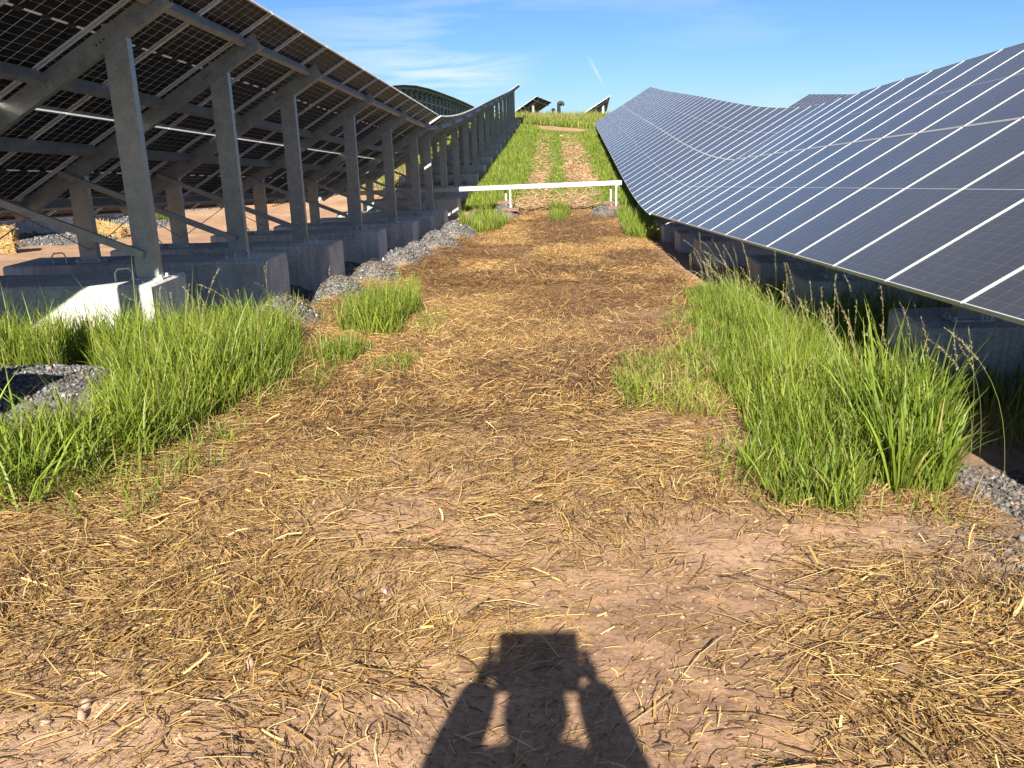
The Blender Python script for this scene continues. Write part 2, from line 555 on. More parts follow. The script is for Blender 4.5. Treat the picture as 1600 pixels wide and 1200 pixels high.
class MB:
    """collects boxes, tubes and channels for ONE mesh"""

    def __init__(self):
        self.v, self.f, self.m = [], [], []

    def box(self, c, ax, h, mi=0):
        c = np.asarray(c, float)
        ax = [np.asarray(a, float) for a in ax]
        b = len(self.v)
        for sx in (-1, 1):
            for sy in (-1, 1):
                for sz in (-1, 1):
                    self.v.append(c + sx * h[0] * ax[0] + sy * h[1] * ax[1] + sz * h[2] * ax[2])
        for q in ((0, 1, 3, 2), (4, 6, 7, 5), (0, 4, 5, 1), (2, 3, 7, 6), (0, 2, 6, 4), (1, 5, 7, 3)):
            self.f.append([b + i for i in q])
            self.m.append(mi)

    def abox(self, lo, hi, mi=0):
        lo, hi = np.asarray(lo, float), np.asarray(hi, float)
        self.box((lo + hi) / 2, np.eye(3), (hi - lo) / 2, mi)

    def bar(self, p0, p1, u, w, h, mi=0):
        """rectangular bar p0..p1; u = direction of width w, h across"""
        p0, p1 = np.asarray(p0, float), np.asarray(p1, float)
        d = p1 - p0
        L = np.linalg.norm(d)
        d = d / L
        u = np.asarray(u, float)
        u = u - d * (u @ d)
        u /= np.linalg.norm(u)
        self.box((p0 + p1) / 2, (d, u, np.cross(d, u)), (L / 2, w / 2, h / 2), mi)

    def channel(self, p0, p1, web, face, H, W, t=0.006, lip=0.0, mi=0):
        """C channel: web plate of height H along `web`, flanges of width W along `face`; p0/p1 on the web's outer face centre"""
        p0, p1 = np.asarray(p0, float), np.asarray(p1, float)
        d = p1 - p0
        L = np.linalg.norm(d)
        d = d / L
        web = np.asarray(web, float)
        web = web - d * (web @ d)
        web /= np.linalg.norm(web)
        face = np.asarray(face, float)
        face = face - d * (face @ d) - web * (face @ web)
        face /= np.linalg.norm(face)
        c = (p0 + p1) / 2
        ax = (d, web, face)
        self.box(c + face * t / 2, ax, (L / 2, H / 2, t / 2), mi)
        for s in (-1, 1):
            self.box(c + web * s * (H / 2 - t / 2) + face * (t + (W - t) / 2), ax, (L / 2, t / 2, (W - t) / 2), mi)
            if lip:
                self.box(c + web * s * (H / 2 - t - lip / 2) + face * (W - t / 2), ax, (L / 2, lip / 2, t / 2), mi)

    def tube(self, pts, r, n=8, mi=0, cap=True):
        pts = [np.asarray(p, float) for p in pts]
        b = len(self.v)
        ref = np.array([0.13, 0.21, 0.97])
        for i, p in enumerate(pts):
            d = pts[min(i + 1, len(pts) - 1)] - pts[max(i - 1, 0)]
            d /= np.linalg.norm(d)
            u = np.cross(d, ref)
            if np.linalg.norm(u) < 0.2:
                u = np.cross(d, np.array([1.0, 0, 0]))
            u /= np.linalg.norm(u)
            w = np.cross(d, u)
            rr = r[i] if hasattr(r, '__len__') else r
            for k in range(n):
                a = 2 * math.pi * k / n
                self.v.append(p + rr * (math.cos(a) * u + math.sin(a) * w))
        for i in range(len(pts) - 1):
            for k in range(n):
                k2 = (k + 1) % n
                self.f.append([b + i * n + k, b + i * n + k2, b + (i + 1) * n + k2, b + (i + 1) * n + k])
                self.m.append(mi)
        if cap:
            self.f.append([b + k for k in range(n)][::-1])
            self.f.append([b + (len(pts) - 1) * n + k for k in range(n)])
            self.m += [mi, mi]

    def mesh(self, name, mats, origin=(0, 0, 0), bevel=0.0):
        o = np.asarray(origin, float)
        me = bpy.data.meshes.new(name)
        me.from_pydata([tuple(p - o) for p in self.v], [], self.f)
        for m_ in (mats if isinstance(mats, (list, tuple)) else [mats]):
            me.materials.append(m_)
        me.polygons.foreach_set("material_index", self.m)
        bm = bmesh.new()
        bm.from_mesh(me)
        bmesh.ops.recalc_face_normals(bm, faces=bm.faces)
        if bevel:
            bmesh.ops.bevel(bm, geom=bm.edges[:], offset=bevel, segments=1, affect='EDGES')
        bm.to_mesh(me)
        bm.free()
        me.update()
        return me

    def build(self, name, mats, parent=None, origin=(0, 0, 0), bevel=0.0):
        return link(name, self.mesh(name, mats, origin, bevel), parent)


# ------------------------------------------------------------------ ground sheet
def axis_lines(segs):
    out = [segs[0][0]]
    for (a, b, n) in segs:
        out += list(np.linspace(a, b, n + 1)[1:])
    return np.array(out)


gx = axis_lines([(-300, -60, 12), (-60, -20, 20), (-20, -6, 40), (-6, -4, 16), (-4, 2.8, 190), (2.8, 6, 22), (6, 20, 24), (20, 60, 20), (60, 300, 12)])
gy = axis_lines([(-30, 0, 20), (0, 1.5, 10), (1.5, 4, 90), (4, 7, 70), (7, 14, 90), (14, 30, 130), (30, 72, 150), (72, 130, 60), (130, 300, 30), (300, 850, 15)])
GX, GY = np.meshgrid(gx, gy)
GZ = zg(GX, GY)
nxg, nyg = len(gx), len(gy)
idx = np.arange(nxg * nyg).reshape(nyg, nxg)
quads = np.stack([idx[:-1, :-1], idx[:-1, 1:], idx[1:, 1:], idx[1:, :-1]], -1).reshape(-1, 4)
M_GROUND, nt, b = mat("reddish_dirt")
me = np_mesh("ground", np.stack([GX, GY, GZ], -1).reshape(-1, 3), quads.ravel(), np.full(len(quads), 4), M_GROUND, smooth=True)
fx, fy = GX.ravel(), GY.ravel()
gm = gravel_mask(fx, fy)
onhill = sstep(29, 33, fy)
tm = track_mask(fx, fy)
grassm = onhill * (1 - tm) * 0.9
grassm = np.where(fx < -5.5, sstep(41, 46, fy), grassm)
strawm = straw_density(fx, fy) * (1 - onhill) * (1 - sstep(-2.9, -2.3, -fx - 0) * 0) * sstep(-2.9, -2.2, fx) * (1 - sstep(1.9, 2.3, fx))
brownm = brown(fx, fy) * strawm
for nm, arr in (("gravel", gm), ("grassy", grassm), ("strawy", strawm), ("rotten", brownm)):
    a = me.attributes.new(nm, 'FLOAT', 'POINT')
    a.data.foreach_set("value", arr.astype(np.float32))
v = objvec(nt)
n1, n2, n3, n4 = noise(nt, 0.9, 5, 0.6, v), noise(nt, 9, 5, 0.65, v), noise(nt, 55, 4, 0.65, v), noise(nt, 260, 2, 0.6, v)
dirt = ramp(nt, n1, [(0.3, (0.26, 0.160, 0.100)), (0.55, (0.35, 0.222, 0.142)), (0.75, (0.43, 0.29, 0.195))])
dirt = mixc(nt, 0.35, dirt, ramp(nt, n2, [(0.3, (0.2, 0.18, 0.17)), (0.7, (0.75, 0.74, 0.72))]), 'OVERLAY')
dirt = mixc(nt, 0.30, dirt, ramp(nt, n3, [(0.35, (0.12, 0.1, 0.1)), (0.65, (0.85, 0.85, 0.84))]), 'OVERLAY')


def gattr(nm):
    a = N(nt, "ShaderNodeAttribute")
    a.attribute_name = nm
    return a.outputs["Fac"]


# matted straw fibres printed between the built stalks
def fibre(rot, sc):
    mp = N(nt, "ShaderNodeMapping")
    mp.inputs["Rotation"].default_value = (0, 0, rot)
    mp.inputs["Scale"].default_value = sc
    nt.links.new(v, mp.inputs["Vector"])
    return noise(nt, 1.0, 3, 0.6, mp.outputs[0], 0.4)


f1, f2 = fibre(0.35, (14, 120, 20)), fibre(-0.9, (18, 150, 20))
fm = N(nt, "ShaderNodeMath", operation='MAXIMUM')
nt.links.new(f1, fm.inputs[0])
nt.links.new(f2, fm.inputs[1])
fib = ramp(nt, fm.outputs[0], [(0.42, (0.10, 0.058, 0.029)), (0.56, (0.28, 0.175, 0.075)), (0.70, (0.46, 0.325, 0.145))])
fibd = ramp(nt, fm.outputs[0], [(0.42, (0.045, 0.023, 0.012)), (0.58, (0.15, 0.083, 0.034)), (0.74, (0.34, 0.215, 0.09))])
fib = mixc(nt, gattr("rotten"), fib, fibd)
sm = N(nt, "ShaderNodeMath", operation='MULTIPLY')
nt.links.new(gattr("strawy"), sm.inputs[0])
nt.links.new(ramp(nt, n2, [(0.3, (0.25, 0.25, 0.25)), (0.6, (0.85, 0.85, 0.85))]), sm.inputs[1])
colr = mixc(nt, sm.outputs[0], dirt, fib)
vor = N(nt, "ShaderNodeTexVoronoi")
vor.inputs["Scale"].default_value = 34
nt.links.new(v, vor.inputs["Vector"])
gcol = ramp(nt, vor.outputs["Color"], [(0.2, (0.05, 0.048, 0.048)), (0.5, (0.11, 0.106, 0.104)), (0.85, (0.22, 0.21, 0.20))])
gcol = mixc(nt, 0.25, gcol, ramp(nt, n3, [(0.35, (0.1, 0.1, 0.1)), (0.65, (0.9, 0.9, 0.9))]), 'OVERLAY')
colr = mixc(nt, gattr("gravel"), colr, gcol)
turf = ramp(nt, n2, [(0.3, (0.035, 0.045, 0.014)), (0.55, (0.075, 0.095, 0.024)), (0.75, (0.16, 0.13, 0.055))])
colr = mixc(nt, gattr("grassy"), colr, turf)
nt.links.new(colr, b.inputs["Base Color"])
b.inputs["Roughness"].default_value = 0.95
b.inputs["Specular IOR Level"].default_value = 0.15
hsum = mixc(nt, 0.45, mixc(nt, 0.5, n3, n4), mixc(nt, 0.5, fm.outputs[0], vor.outputs["Distance"]))
bump(nt, b, hsum, 0.75, 0.014)
ground = link("ground", me)
tag(ground, "reddish dirt ground with worn tracks running up the hill between the rows", kind="structure")

# ------------------------------------------------------------------ solar modules (shared meshes)
PITCHM, MODW, MODL = 1.155, 1.138, 2.296
TILT, HALF = 0.54465, 2.31562


def module_meshes(MODL):
    # local frame: x up the slope, y along the row, z outward normal; origin at module centre, top of the glass at z=0
    hx, hy = MODL / 2, MODW / 2
    q_ = (MODL - 0.06) / 2.22
    m = MB()
    m.box((0, 0, -0.0040), np.eye(3), (hx - 0.0045, hy - 0.0065, 0.0022), 0)
    lam = m
    me_l = lam.mesh("solar_panel", [M_FRONT, M_REAR])
    for p in me_l.polygons:
        if p.normal.z < -0.5:
            p.material_index = 1
    f = MB()
    for s in (-1, 1):
        for (c, h) in (((0, s * (hy - 0.003), -0.0165), (hx, 0.003, 0.0175)), ((s * (hx - 0.002), 0, -0.0165), (0.002, hy - 0.0062, 0.0175))):
            f.box(c, np.eye(3), h)
        f.box((0, s * (hy - 0.0095), -0.0001), np.eye(3), (hx - 0.0045, 0.0033, 0.0011))       # front lip, long side
        f.box((s * (hx - 0.0058), 0, -0.0001), np.eye(3), (0.0016, hy - 0.0135, 0.0011))       # front lip, short side
        f.box((0, s * (hy - 0.0125), -0.0325), np.eye(3), (hx - 0.0045, 0.0062, 0.0013))       # rear flange, long side
        f.box((s * (hx - 0.0115), 0, -0.0325), np.eye(3), (0.0062, hy - 0.019, 0.0013))
    me_f = f.mesh("panel_frame", M_FRAME)
    c = MB()
    for i in range(6):
        for j in range(24):
            y = (i - 2.5) * 0.1846
            half = 1 if j >= 12 else -1
            x = half * 0.012 + (j - 11.5) * 0.0925 * q_
            c.box((x, y, -0.0066), np.eye(3), (0.0432 * q_, 0.0892, 0.0003))
    me_c = c.mesh("solar_cells", M_CELL)
    jb = []
    for k, y in enumerate((-0.36, 0.0, 0.36)):
        j = MB()
        j.box((0, y, -0.0145), np.eye(3), (0.024, 0.048, 0.0078))
        jb.append(j.mesh("junction_box", M_BOLT))
    # simple module for racks far away: frame and glass in one mesh
    s_ = MB()
    s_.box((0, 0, -0.0165), np.eye(3), (hx, hy, 0.0160), 1)
    s_.box((0, 0, 0.0005), np.eye(3), (hx - 0.010, hy - 0.012, 0.0008), 0)
    s_.box((0, 0, -0.0335), np.eye(3), (hx - 0.03, hy - 0.03, 0.0008), 2)
    me_s = s_.mesh("solar_panel", [M_FRONT, M_FRAME, M_CELL])
    # mid: as simple, with rear cells
    return me_l, me_f, me_c, jb, me_s


HALF_L = 2.05
MODULES = {HALF: module_meshes(MODL), HALF_L: module_meshes(HALF_L - 0.022)}


class Row:
    """polyline of the row's TOP edge -> frames along its arc"""

    def __init__(self, pts):
        p = np.asarray(pts, float)
        d = np.concatenate([[0], np.cumsum(np.linalg.norm(np.diff(p, axis=0), axis=1))])
        self.L = d[-1]
        s = np.linspace(0, self.L, max(int(self.L / 0.25), 4))
        self.s = s
        self.p = np.stack([np.interp(s, d, p[:, k]) for k in range(3)], -1)

    def at(self, s):
        f = lambda q: np.array([np.interp(q, self.s, self.p[:, k]) for k in range(3)])
        e = 0.5
        a, b_ = max(s - e, 0), min(s + e, self.L)
        T = f(b_) - f(a)
        T /= np.linalg.norm(T)
        o = f(min(max(s, 0), self.L)) + (T * (s - self.L) if s > self.L else 0) + (T * s if s < 0 else 0)
        ex = np.array([T[1], -T[0], 0.0])
        ex /= np.linalg.norm(ex)
        n = np.cross(ex, T)
        U = math.cos(TILT) * ex + math.sin(TILT) * n
        Np = np.cross(U, T)
        return o, T, U, Np, ex

    def s_of_y(self, y):
        return float(np.interp(y, self.p[:, 1], self.s))


def rack(label, row, n, s0, stations, cfg, detail, group="racks of tilted solar panels"):
    """one rigid rack: n columns of two modules from arc position s0; frames at `stations`
    cfg: sh, sl slope offsets (from top) of the tall and short post; x0,x1 block extent (ex from the tall post); bz block top below row top"""
    o0 = row.at(s0)[0]
    base = np.array([o0[0], o0[1], float(zg(o0[0], o0[1]))])
    root = empty("solar_rack", base)
    tag(root, label, "solar rack", group)
    org = base
    half = cfg.get('half', HALF)
    ME_LAM, ME_FRM, ME_CEL, ME_JBX, ME_SIMPLE = MODULES[half]

    def put(name, me_, parent=root, mtx=None):
        return link(name, me_, parent, mtx)

    # modules
    for i in range(n):
        o, T, U, Np, ex = row.at(s0 + (i + 0.5) * PITCHM)
        for k in range(2):
            c = o - U * (half * (k + 0.5)) - org
            m4 = Matrix(((U[0], T[0], Np[0], c[0]), (U[1], T[1], Np[1], c[1]), (U[2], T[2], Np[2], c[2]), (0, 0, 0, 1)))
            if detail >= 2:
                p = put("solar_panel", ME_LAM, root, m4)
                put("panel_frame", ME_FRM, p)
                q = put("solar_cells", ME_CEL, p)
                q["kind"] = "stuff"
                if detail >= 3:
                    for j in ME_JBX:
                        put("junction_box", j, p)
            else:
                put("solar_panel", ME_SIMPLE, root, m4)
    # purlins, one length per span
    ends = sorted(set([s0 + 0.05] + list(stations) + [s0 + n * PITCHM - 0.05]))
    for so in cfg.get('pur', (0.42, 1.86, 2.78, 4.21)):
        for a, b_ in zip(ends[:-1], ends[1:]):
            if b_ - a < 0.2:
                continue
            a = a + 0.055 if a in stations else a
            b_ = b_ - 0.055 if b_ in stations else b_
            oa, Ta, Ua, Na, _ = row.at(a)
            ob, Tb, Ub, Nb, _ = row.at(b_)
            m = MB()
            m.channel(oa - Ua * so - Na * 0.0945, ob - Ub * so - Nb * 0.0945, Na, -Ua, 0.118, 0.055, 0.005, 0.014)
            m.build("purlin", M_STEEL, root, org)
    for st in stations:
        o, T, U, Np, ex = row.at(st)
        up_ = np.array([0, 0, 1.0])
        hy = np.array([T[0], T[1], 0])
        hy /= np.linalg.norm(hy)
        # rafter: web faces the camera side
        ra, rb = 0.30, cfg.get('pur', (0, 0, 0, 4.21))[3] + 0.15
        m = MB()
        m.channel(o - U * ra - Np * 0.150 - hy * 0.045, o - U * rb - Np * 0.150 - hy * 0.045, Np, hy, 0.165, 0.075, 0.006, 0.016)
        m.build("rafter", M_STEEL, root, org)
        if detail >= 3:
            for so in cfg['pur']:
                m = MB()
                q = o - U * so
                m.box(q - Np * 0.115 - hy * 0.053 - U * 0.034, (U, Np, hy), (0.006, 0.075, 0.030))
                m.box(q - Np * 0.185 - hy * 0.0495 - U * 0.004, (U, Np, hy), (0.055, 0.034, 0.004))
                m.box(q - Np * 0.185 - hy * 0.057 + U * 0.022, (U, Np, hy), (0.010, 0.010, 0.006))
                m.box(q - Np * 0.185 - hy * 0.057 - U * 0.030, (U, Np, hy), (0.010, 0.010, 0.006))
                m.build("purlin_bracket", M_STEEL, root, org)
        ptall, pshort = o - U * cfg['sh'], o - U * cfg['sl']
        ztop = o[2] - cfg['bz']
        for nm, p in (("tall_post", ptall), ("short_post", pshort)):
            zt = (p - Np * 0.235)[2]
            m = MB()
            c0 = np.array([p[0], p[1], ztop + 0.012])
            c1 = np.array([p[0], p[1], zt])
            m.channel(c0 - hy * 0.043, c1 - hy * 0.043, ex, hy, 0.205, 0.086, 0.006, 0.022)
            po = m.build(nm, M_STEEL, root, org)
            if detail >= 1:
                # sleeve that reaches down from the rafter, and its bolts
                sl_ = MB()
                sz = min(0.33, (zt - ztop) * 0.5)
                sl_.channel(np.array([p[0], p[1], zt - sz]) - hy * 0.036, np.array([p[0], p[1], zt + 0.10]) - hy * 0.036, ex, hy, 0.19, 0.07, 0.005)
                sl_.box(np.array([p[0], p[1], zt - 0.002]) - hy * 0.047 + Np * 0.012 - ex * 0.02, (U, Np, hy), (0.16, 0.055, 0.003))
                sl_.build("post_bracket", M_STEEL, po, org)
                bl = MB()
                for t_ in (-0.115, -0.075, -0.035):
                    bl.box(np.array([p[0], p[1], zt + 0.0]) - hy * 0.053 + Np * 0.012 + U * (t_ - 0.03) - ex * 0.02, (U, Np, hy), (0.008, 0.008, 0.005))
                bl.build("bolt_row", M_BOLT, po, org)
                bp = MB()
                bp.box((p[0], p[1], ztop + 0.006), (ex, hy, up_), (0.15, 0.09, 0.0055))
                for sx in (-1, 1):
                    for sy in (-1, 1):
                        bp.box(np.array([p[0], p[1], ztop + 0.022]) + ex * sx * 0.125 + hy * sy * 0.066, (ex, hy, up_), (0.012, 0.012, 0.016))
                bp.build("base_plate", M_STEEL_LIGHT, po, org)
        # brace from the foot of the tall post to the head of the short post
        m = MB()
        b0 = np.array([ptall[0], ptall[1], ztop + 0.22]) - hy * 0.075
        b1 = np.array([pshort[0], pshort[1], (pshort - Np * 0.29)[2]]) - hy * 0.075
        ext = (b1 - b0)
        b1 = b1 + ext * 0.10
        m.bar(b0, b1, up_, 0.062, 0.045)
        m.build("brace", M_STEEL, root, org)
        # concrete ballast block
        lo = ptall + ex * cfg['x1']
        hi = ptall + ex * (cfg['x0'] + cfg.get('adj', {}).get(round(st, 2), 0))
        cc = (lo + hi) / 2
        hl = np.linalg.norm((hi - lo)[:2]) / 2
        H = 0.82
        jit = rng.normal(0, 0.012, 3)
        m = MB()
        m.box(np.array([cc[0] + jit[0] * 2, cc[1] + jit[1], ztop - H / 2]), (ex, hy, up_), (hl, 0.385, H / 2))
        bo = m.build("ballast_block", M_CONC, root, org, bevel=0.022)
        if detail >= 1:
            for q, off in enumerate((0.42, hl * 2 - 0.5)):
                m = MB()
                a = hi - ex * off
                if cfg.get('flip'):
                    a = lo + ex * off
                z0 = ztop - 0.02
                w = 0.16
                pts = [np.array([a[0], a[1], z0]), np.array([a[0], a[1], z0 + 0.10]), np.array([a[0], a[1], z0 + 0.135]) + ex * 0.03,
                       np.array([a[0], a[1], z0 + 0.14]) + ex * (w - 0.03), np.array([a[0], a[1], z0 + 0.10]) + ex * w, np.array([a[0], a[1], z0]) + ex * w]
                pts = [p_ - hy * 0.18 for p_ in pts]
                m.tube(pts, 0.0085, 6)
                m.build("lifting_loop", M_STEEL_LIGHT, bo, org)
    # thin diagonal rods between neighbouring short posts, first bays only
    if detail >= 3:
        for a, b_ in list(zip(stations[:-1], stations[1:]))[:4]:
            oa, Ta, Ua, Na, _ = row.at(a)
            ob, Tb, Ub, Nb, _ = row.at(b_)
            pa, pb = oa - Ua * cfg['sl'], ob - Ub * cfg['sl']
            for s in (0, 1):
                m = MB()
                za, zb = oa[2] - cfg['bz'] + 0.12, (pb - Nb * 0.29)[2]
                if s:
                    za, zb = (pa - Na * 0.29)[2], ob[2] - cfg['bz'] + 0.12
                dx = 0.02 + 0.012 * s
                m.tube([(pa[0] + dx, pa[1], za), (pb[0] + dx, pb[1], zb)], 0.006, 5)
                m.build("tie_rod", M_STEEL, root, org)
    return root


cs, sn = math.cos(0.05763), math.sin(0.05763)


def aisle(x, al, nz):
    return (x, al * cs + nz * sn, -al * sn + nz * cs)


# profiles (top edge of the left row, low edge of the right row)
LT = np.array([[24.1, 0.50], [26.1, 0.53], [29.4, 0.68], [33.6, 0.97], [37.6, 1.26], [42.7, 1.63], [49.4, 2.09], [57.1, 2.68], [64.1, 3.29], [70, 3.75]])
RL = np.array([[21.3, -1.945], [24.0, -1.97], [27.7, -1.86], [35.1, -1.42], [43.7, -0.94], [52.1, -0.41], [64.6, 0.38], [71, 0.78]])


def smooth_prof(t, y0, y1):
    c = np.polyfit(t[:, 0], t[:, 1], 5)
    y = np.arange(y0, y1, 0.5)
    return y, np.polyval(c, y)


yl, zl = smooth_prof(LT, 23.95, 70)
yr, zr = smooth_prof(RL, 21.22, 71)
print('right hill start', zr[0])
dxr, dzr = 2 * HALF * math.cos(TILT), 2 * HALF * math.sin(TILT)
ROWGAP = 11.3

row_ln = Row([aisle(-2.9706, a, 1.8857) for a in (0, 30)])
row_lh = Row(np.stack([-2.97 + VEER * (yl - 22), yl, zl], -1))
row_rn = Row([aisle(2.2806 + dxr, a, -0.7071 + dzr) for a in (-10, 30)])
row_rh = Row(np.stack([2.28 + dxr + VEER * (yr - 22), yr, zr + dzr], -1))

CFG_L = dict(half=HALF_L, pur=(0.41, 1.56, 2.50, 3.62), sh=0.757, sl=2.78, bz=2.615, x0=0.47, x1=-2.62)
CFG_R = dict(sh=1.45, sl=3.84, bz=dzr + 0.30, x0=0.55, x1=-2.42, flip=True)

st_l = [4.12, 7.56, 9.86, 12.36, 16.02, 19.65, 23.35]
rack("long rack of dark panel undersides over grey posts nearest on the left", row_ln, 17, 9.8156 - 5 * PITCHM, st_l, dict(CFG_L, adj={7.56: -0.28, 9.86: -0.04, 12.36: 0.06, 19.65: 0.05}), 3)
st_lh = [row_lh.s_of_y(y) for y in (25.45, 28.6, 31.9, 35.15, 38.4, 41.6, 44.9, 48.1, 51.3, 54.5, 57.7, 60.9, 64.0, 66.9)]
rack("left rack of panel undersides curving up the hill beyond the gap", row_lh, 38, 0.0, st_lh, CFG_L, 2)
st_r = [10 + s for s in (0.2, 3.2, 6.3, 9.3, 11.5, 15.95, 18.5, 21.1)]
rack("rack of blue panel fronts nearest on the right with its low edge by the grass", row_rn, 18, 10 + 5.0100 - 4 * PITCHM, st_r, CFG_R, 2)
st_rh = [row_rh.s_of_y(y) for y in (22.6, 25.6, 28.8, 32.0, 35.2, 38.4, 41.6, 44.8, 48.0, 51.2, 54.4, 57.6, 60.8, 64.0, 66.5)]
rack("right rack of blue panel fronts curving up the hill beyond the white beam", row_rh, 39, 0.0, st_rh, CFG_R, 2)

# second row on the left and on the right
row_2n = Row([aisle(-2.9706 - ROWGAP, a, 2.02) for a in (0, 30)])
rack("second rack on the left seen under the nearest panels across a dirt lane", row_2n, 13, 8.7, [9.2, 12.4, 15.6, 18.8, 22.0], CFG_L, 1)
y2 = np.arange(24.0, 70, 0.5)
row_2h = Row(np.stack([-2.97 - ROWGAP + VEER * (y2 - 22), y2, np.interp(y2, yl, zl) + 0.06], -1))
rack("second rack on the left climbing the hill behind the nearest row of posts", row_2h, 38, 0.0, [row_2h.s_of_y(y) for y in np.arange(25.5, 68, 3.25)], CFG_L, 1)
y3 = np.arange(72.0, 150, 0.5)
z3 = np.interp(y3, [72, 77, 82, 88.7, 97, 106.5, 118, 130, 142, 150], [3.72, 4.12, 4.42, 4.67, 4.76, 4.70, 4.58, 4.38, 4.11, 3.9])
row_3 = Row(np.stack([-2.97 - ROWGAP + VEER * (y3 - 22), y3, z3], -1))
rack("far arched rack of panel undersides on the skyline behind the left row", row_3, 62, 0.0, [row_3.s_of_y(y) for y in np.arange(73, 145, 3.25)], CFG_L, 1)
y4 = np.arange(40.0, 70, 0.5)
z4 = np.interp(y4, [40, 48, 56.7, 66.3, 70], [1.15, 1.40, 1.70, 2.07, 2.22])
row_4 = Row(np.stack([6.24 + ROWGAP + VEER * (y4 - 22), y4, z4], -1))
rack("dark rack end showing above the top edge of the right panels", row_4, 22, row_4.s_of_y(66.3) - 22 * PITCHM, [row_4.s_of_y(y) for y in np.arange(42, 66, 3.25)], CFG_R, 1)


# racks on the crest, seen end on
def crest_rack(label, xt, y, zt, n, hx, sl):
    r_ = Row([(xt, y, zt), (xt + hx * 60, y + 60, zt + sl * 60)])
    return rack(label, r_, n, 0.0, [0.9 + 3.25 * k for k in range(max(1, int(n * PITCHM / 3.25)))], CFG_L, 1)


crest_rack("short panel rack on the crest left of the vent pipes, one pale post showing", -1.42, 85.0, 3.20, 4, 0.32, -0.10)
crest_rack("panel rack on the crest right of the vent pipes, edge on against the sky", 5.55, 88.0, 3.15, 10, 0.03, -0.10)


# ------------------------------------------------------------------ white beam that crosses the lane
def beam_crossing():
    root = empty("cable_beam", (0.0, 28.0, float(zg(0, 28.0))))
    tag(root, "long white metal beam crossing the lane on low legs above gravel heaps", "cable beam")
    org = np.array(root.location)
    a, b_ = np.array([-6.4, 28.0, -1.715]), np.array([2.13, 28.0, -1.585])
    cut = a + (b_ - a) * 0.575
    for p, q in ((a, cut - (b_ - a) * 0.0012), (cut + (b_ - a) * 0.0012, b_)):
        m = MB()
        m.bar(p, q, (0, 1, 0), 0.16, 0.135)
        m.build("beam_length", M_STEEL_LIGHT2, root, org, bevel=0.006)
    m = MB()
    m.bar(cut - (b_ - a) * 0.016 + np.array([0, -0.084, 0]), cut + (b_ - a) * 0.016 + np.array([0, -0.084, 0]), (0, 1, 0), 0.006, 0.12)
    m.build("joint_plate", M_STEEL_LIGHT, root, org)
    for t_ in (0.30, 0.70, 0.86, 0.985):
        c_ = a + (b_ - a) * t_
        d_ = (b_ - a) / np.linalg.norm(b_ - a)
        m = MB()
        m.bar(c_ - d_ * 0.03, c_ + d_ * 0.03, (0, 1, 0), 0.172, 0.147)
        m.build("coupling", M_STEEL_LIGHT, root, org)
    for k, x in enumerate((-4.6, -1.42, 1.88)):
        zb = float(np.interp(x, [a[0], b_[0]], [a[2], b_[2]])) - 0.067
        for dx, y in ((0.075, 27.86), (-0.075, 28.16)):
            zf = float(zg(x + dx, y)) + 0.05
            m = MB()
            m.bar((x + dx, y, zf + 0.05), (x + dx, y, zb + (0.0 if abs(y - 28) < 0.1 else 0.10)), (1, 0, 0), 0.05, 0.05)
            leg = m.build("leg", M_STEEL_LIGHT2, root, org)
            m = MB()
            m.abox((x + dx - 0.26, y - 0.10, zf - 0.06), (x + dx + 0.26, y + 0.10, zf + 0.05))
            m.build("timber_foot", M_WOOD, leg, org, bevel=0.006)


M_STEEL_LIGHT2 = galv("white_painted_metal", (0.42, 0.43, 0.43), 0.05, 0.45, 0.05)
beam_crossing()

# ------------------------------------------------------------------ vent pipes on the crest
for (x, y, h, r, hook, lab) in ((0.58, 79.5, 1.20, 0.15, True, "black hooked vent pipe standing in the grass on the crest"),
                                (0.10, 79.8, 0.72, 0.14, False, "short black capped pipe left of the hooked vent pipe on the crest")):
    z0 = float(zg(x, y)) - 0.1
    root = empty("vent_pipe" if hook else "capped_pipe", (x, y, z0))
    tag(root, lab, "pipe")
    m = MB()
    m.tube([(x, y, z0), (x, y, z0 + h * 0.86 + 0.35)], r, 12)
    m.build("pipe_shaft", M_BLACK, root, (x, y, z0))
    m = MB()
    zt = z0 + h * 0.86 + 0.35
    if hook:
        pts = [(x, y, zt)] + [(x + 0.16 - 0.16 * math.cos(t), y, zt + 0.15 * math.sin(t)) for t in np.linspace(0.25, math.pi, 8)] + [(x + 0.32, y, zt - 0.10)]
        m.tube(pts, r * 1.12, 12)
        m.build("bend", M_BLACK, root, (x, y, z0))
    else:
        m.tube([(x, y, zt), (x, y, zt + 0.05), (x, y, zt + 0.13)], [r * 1.35, r * 1.35, r * 0.5], 12)
        m.build("cap", M_BLACK, root, (x, y, z0))


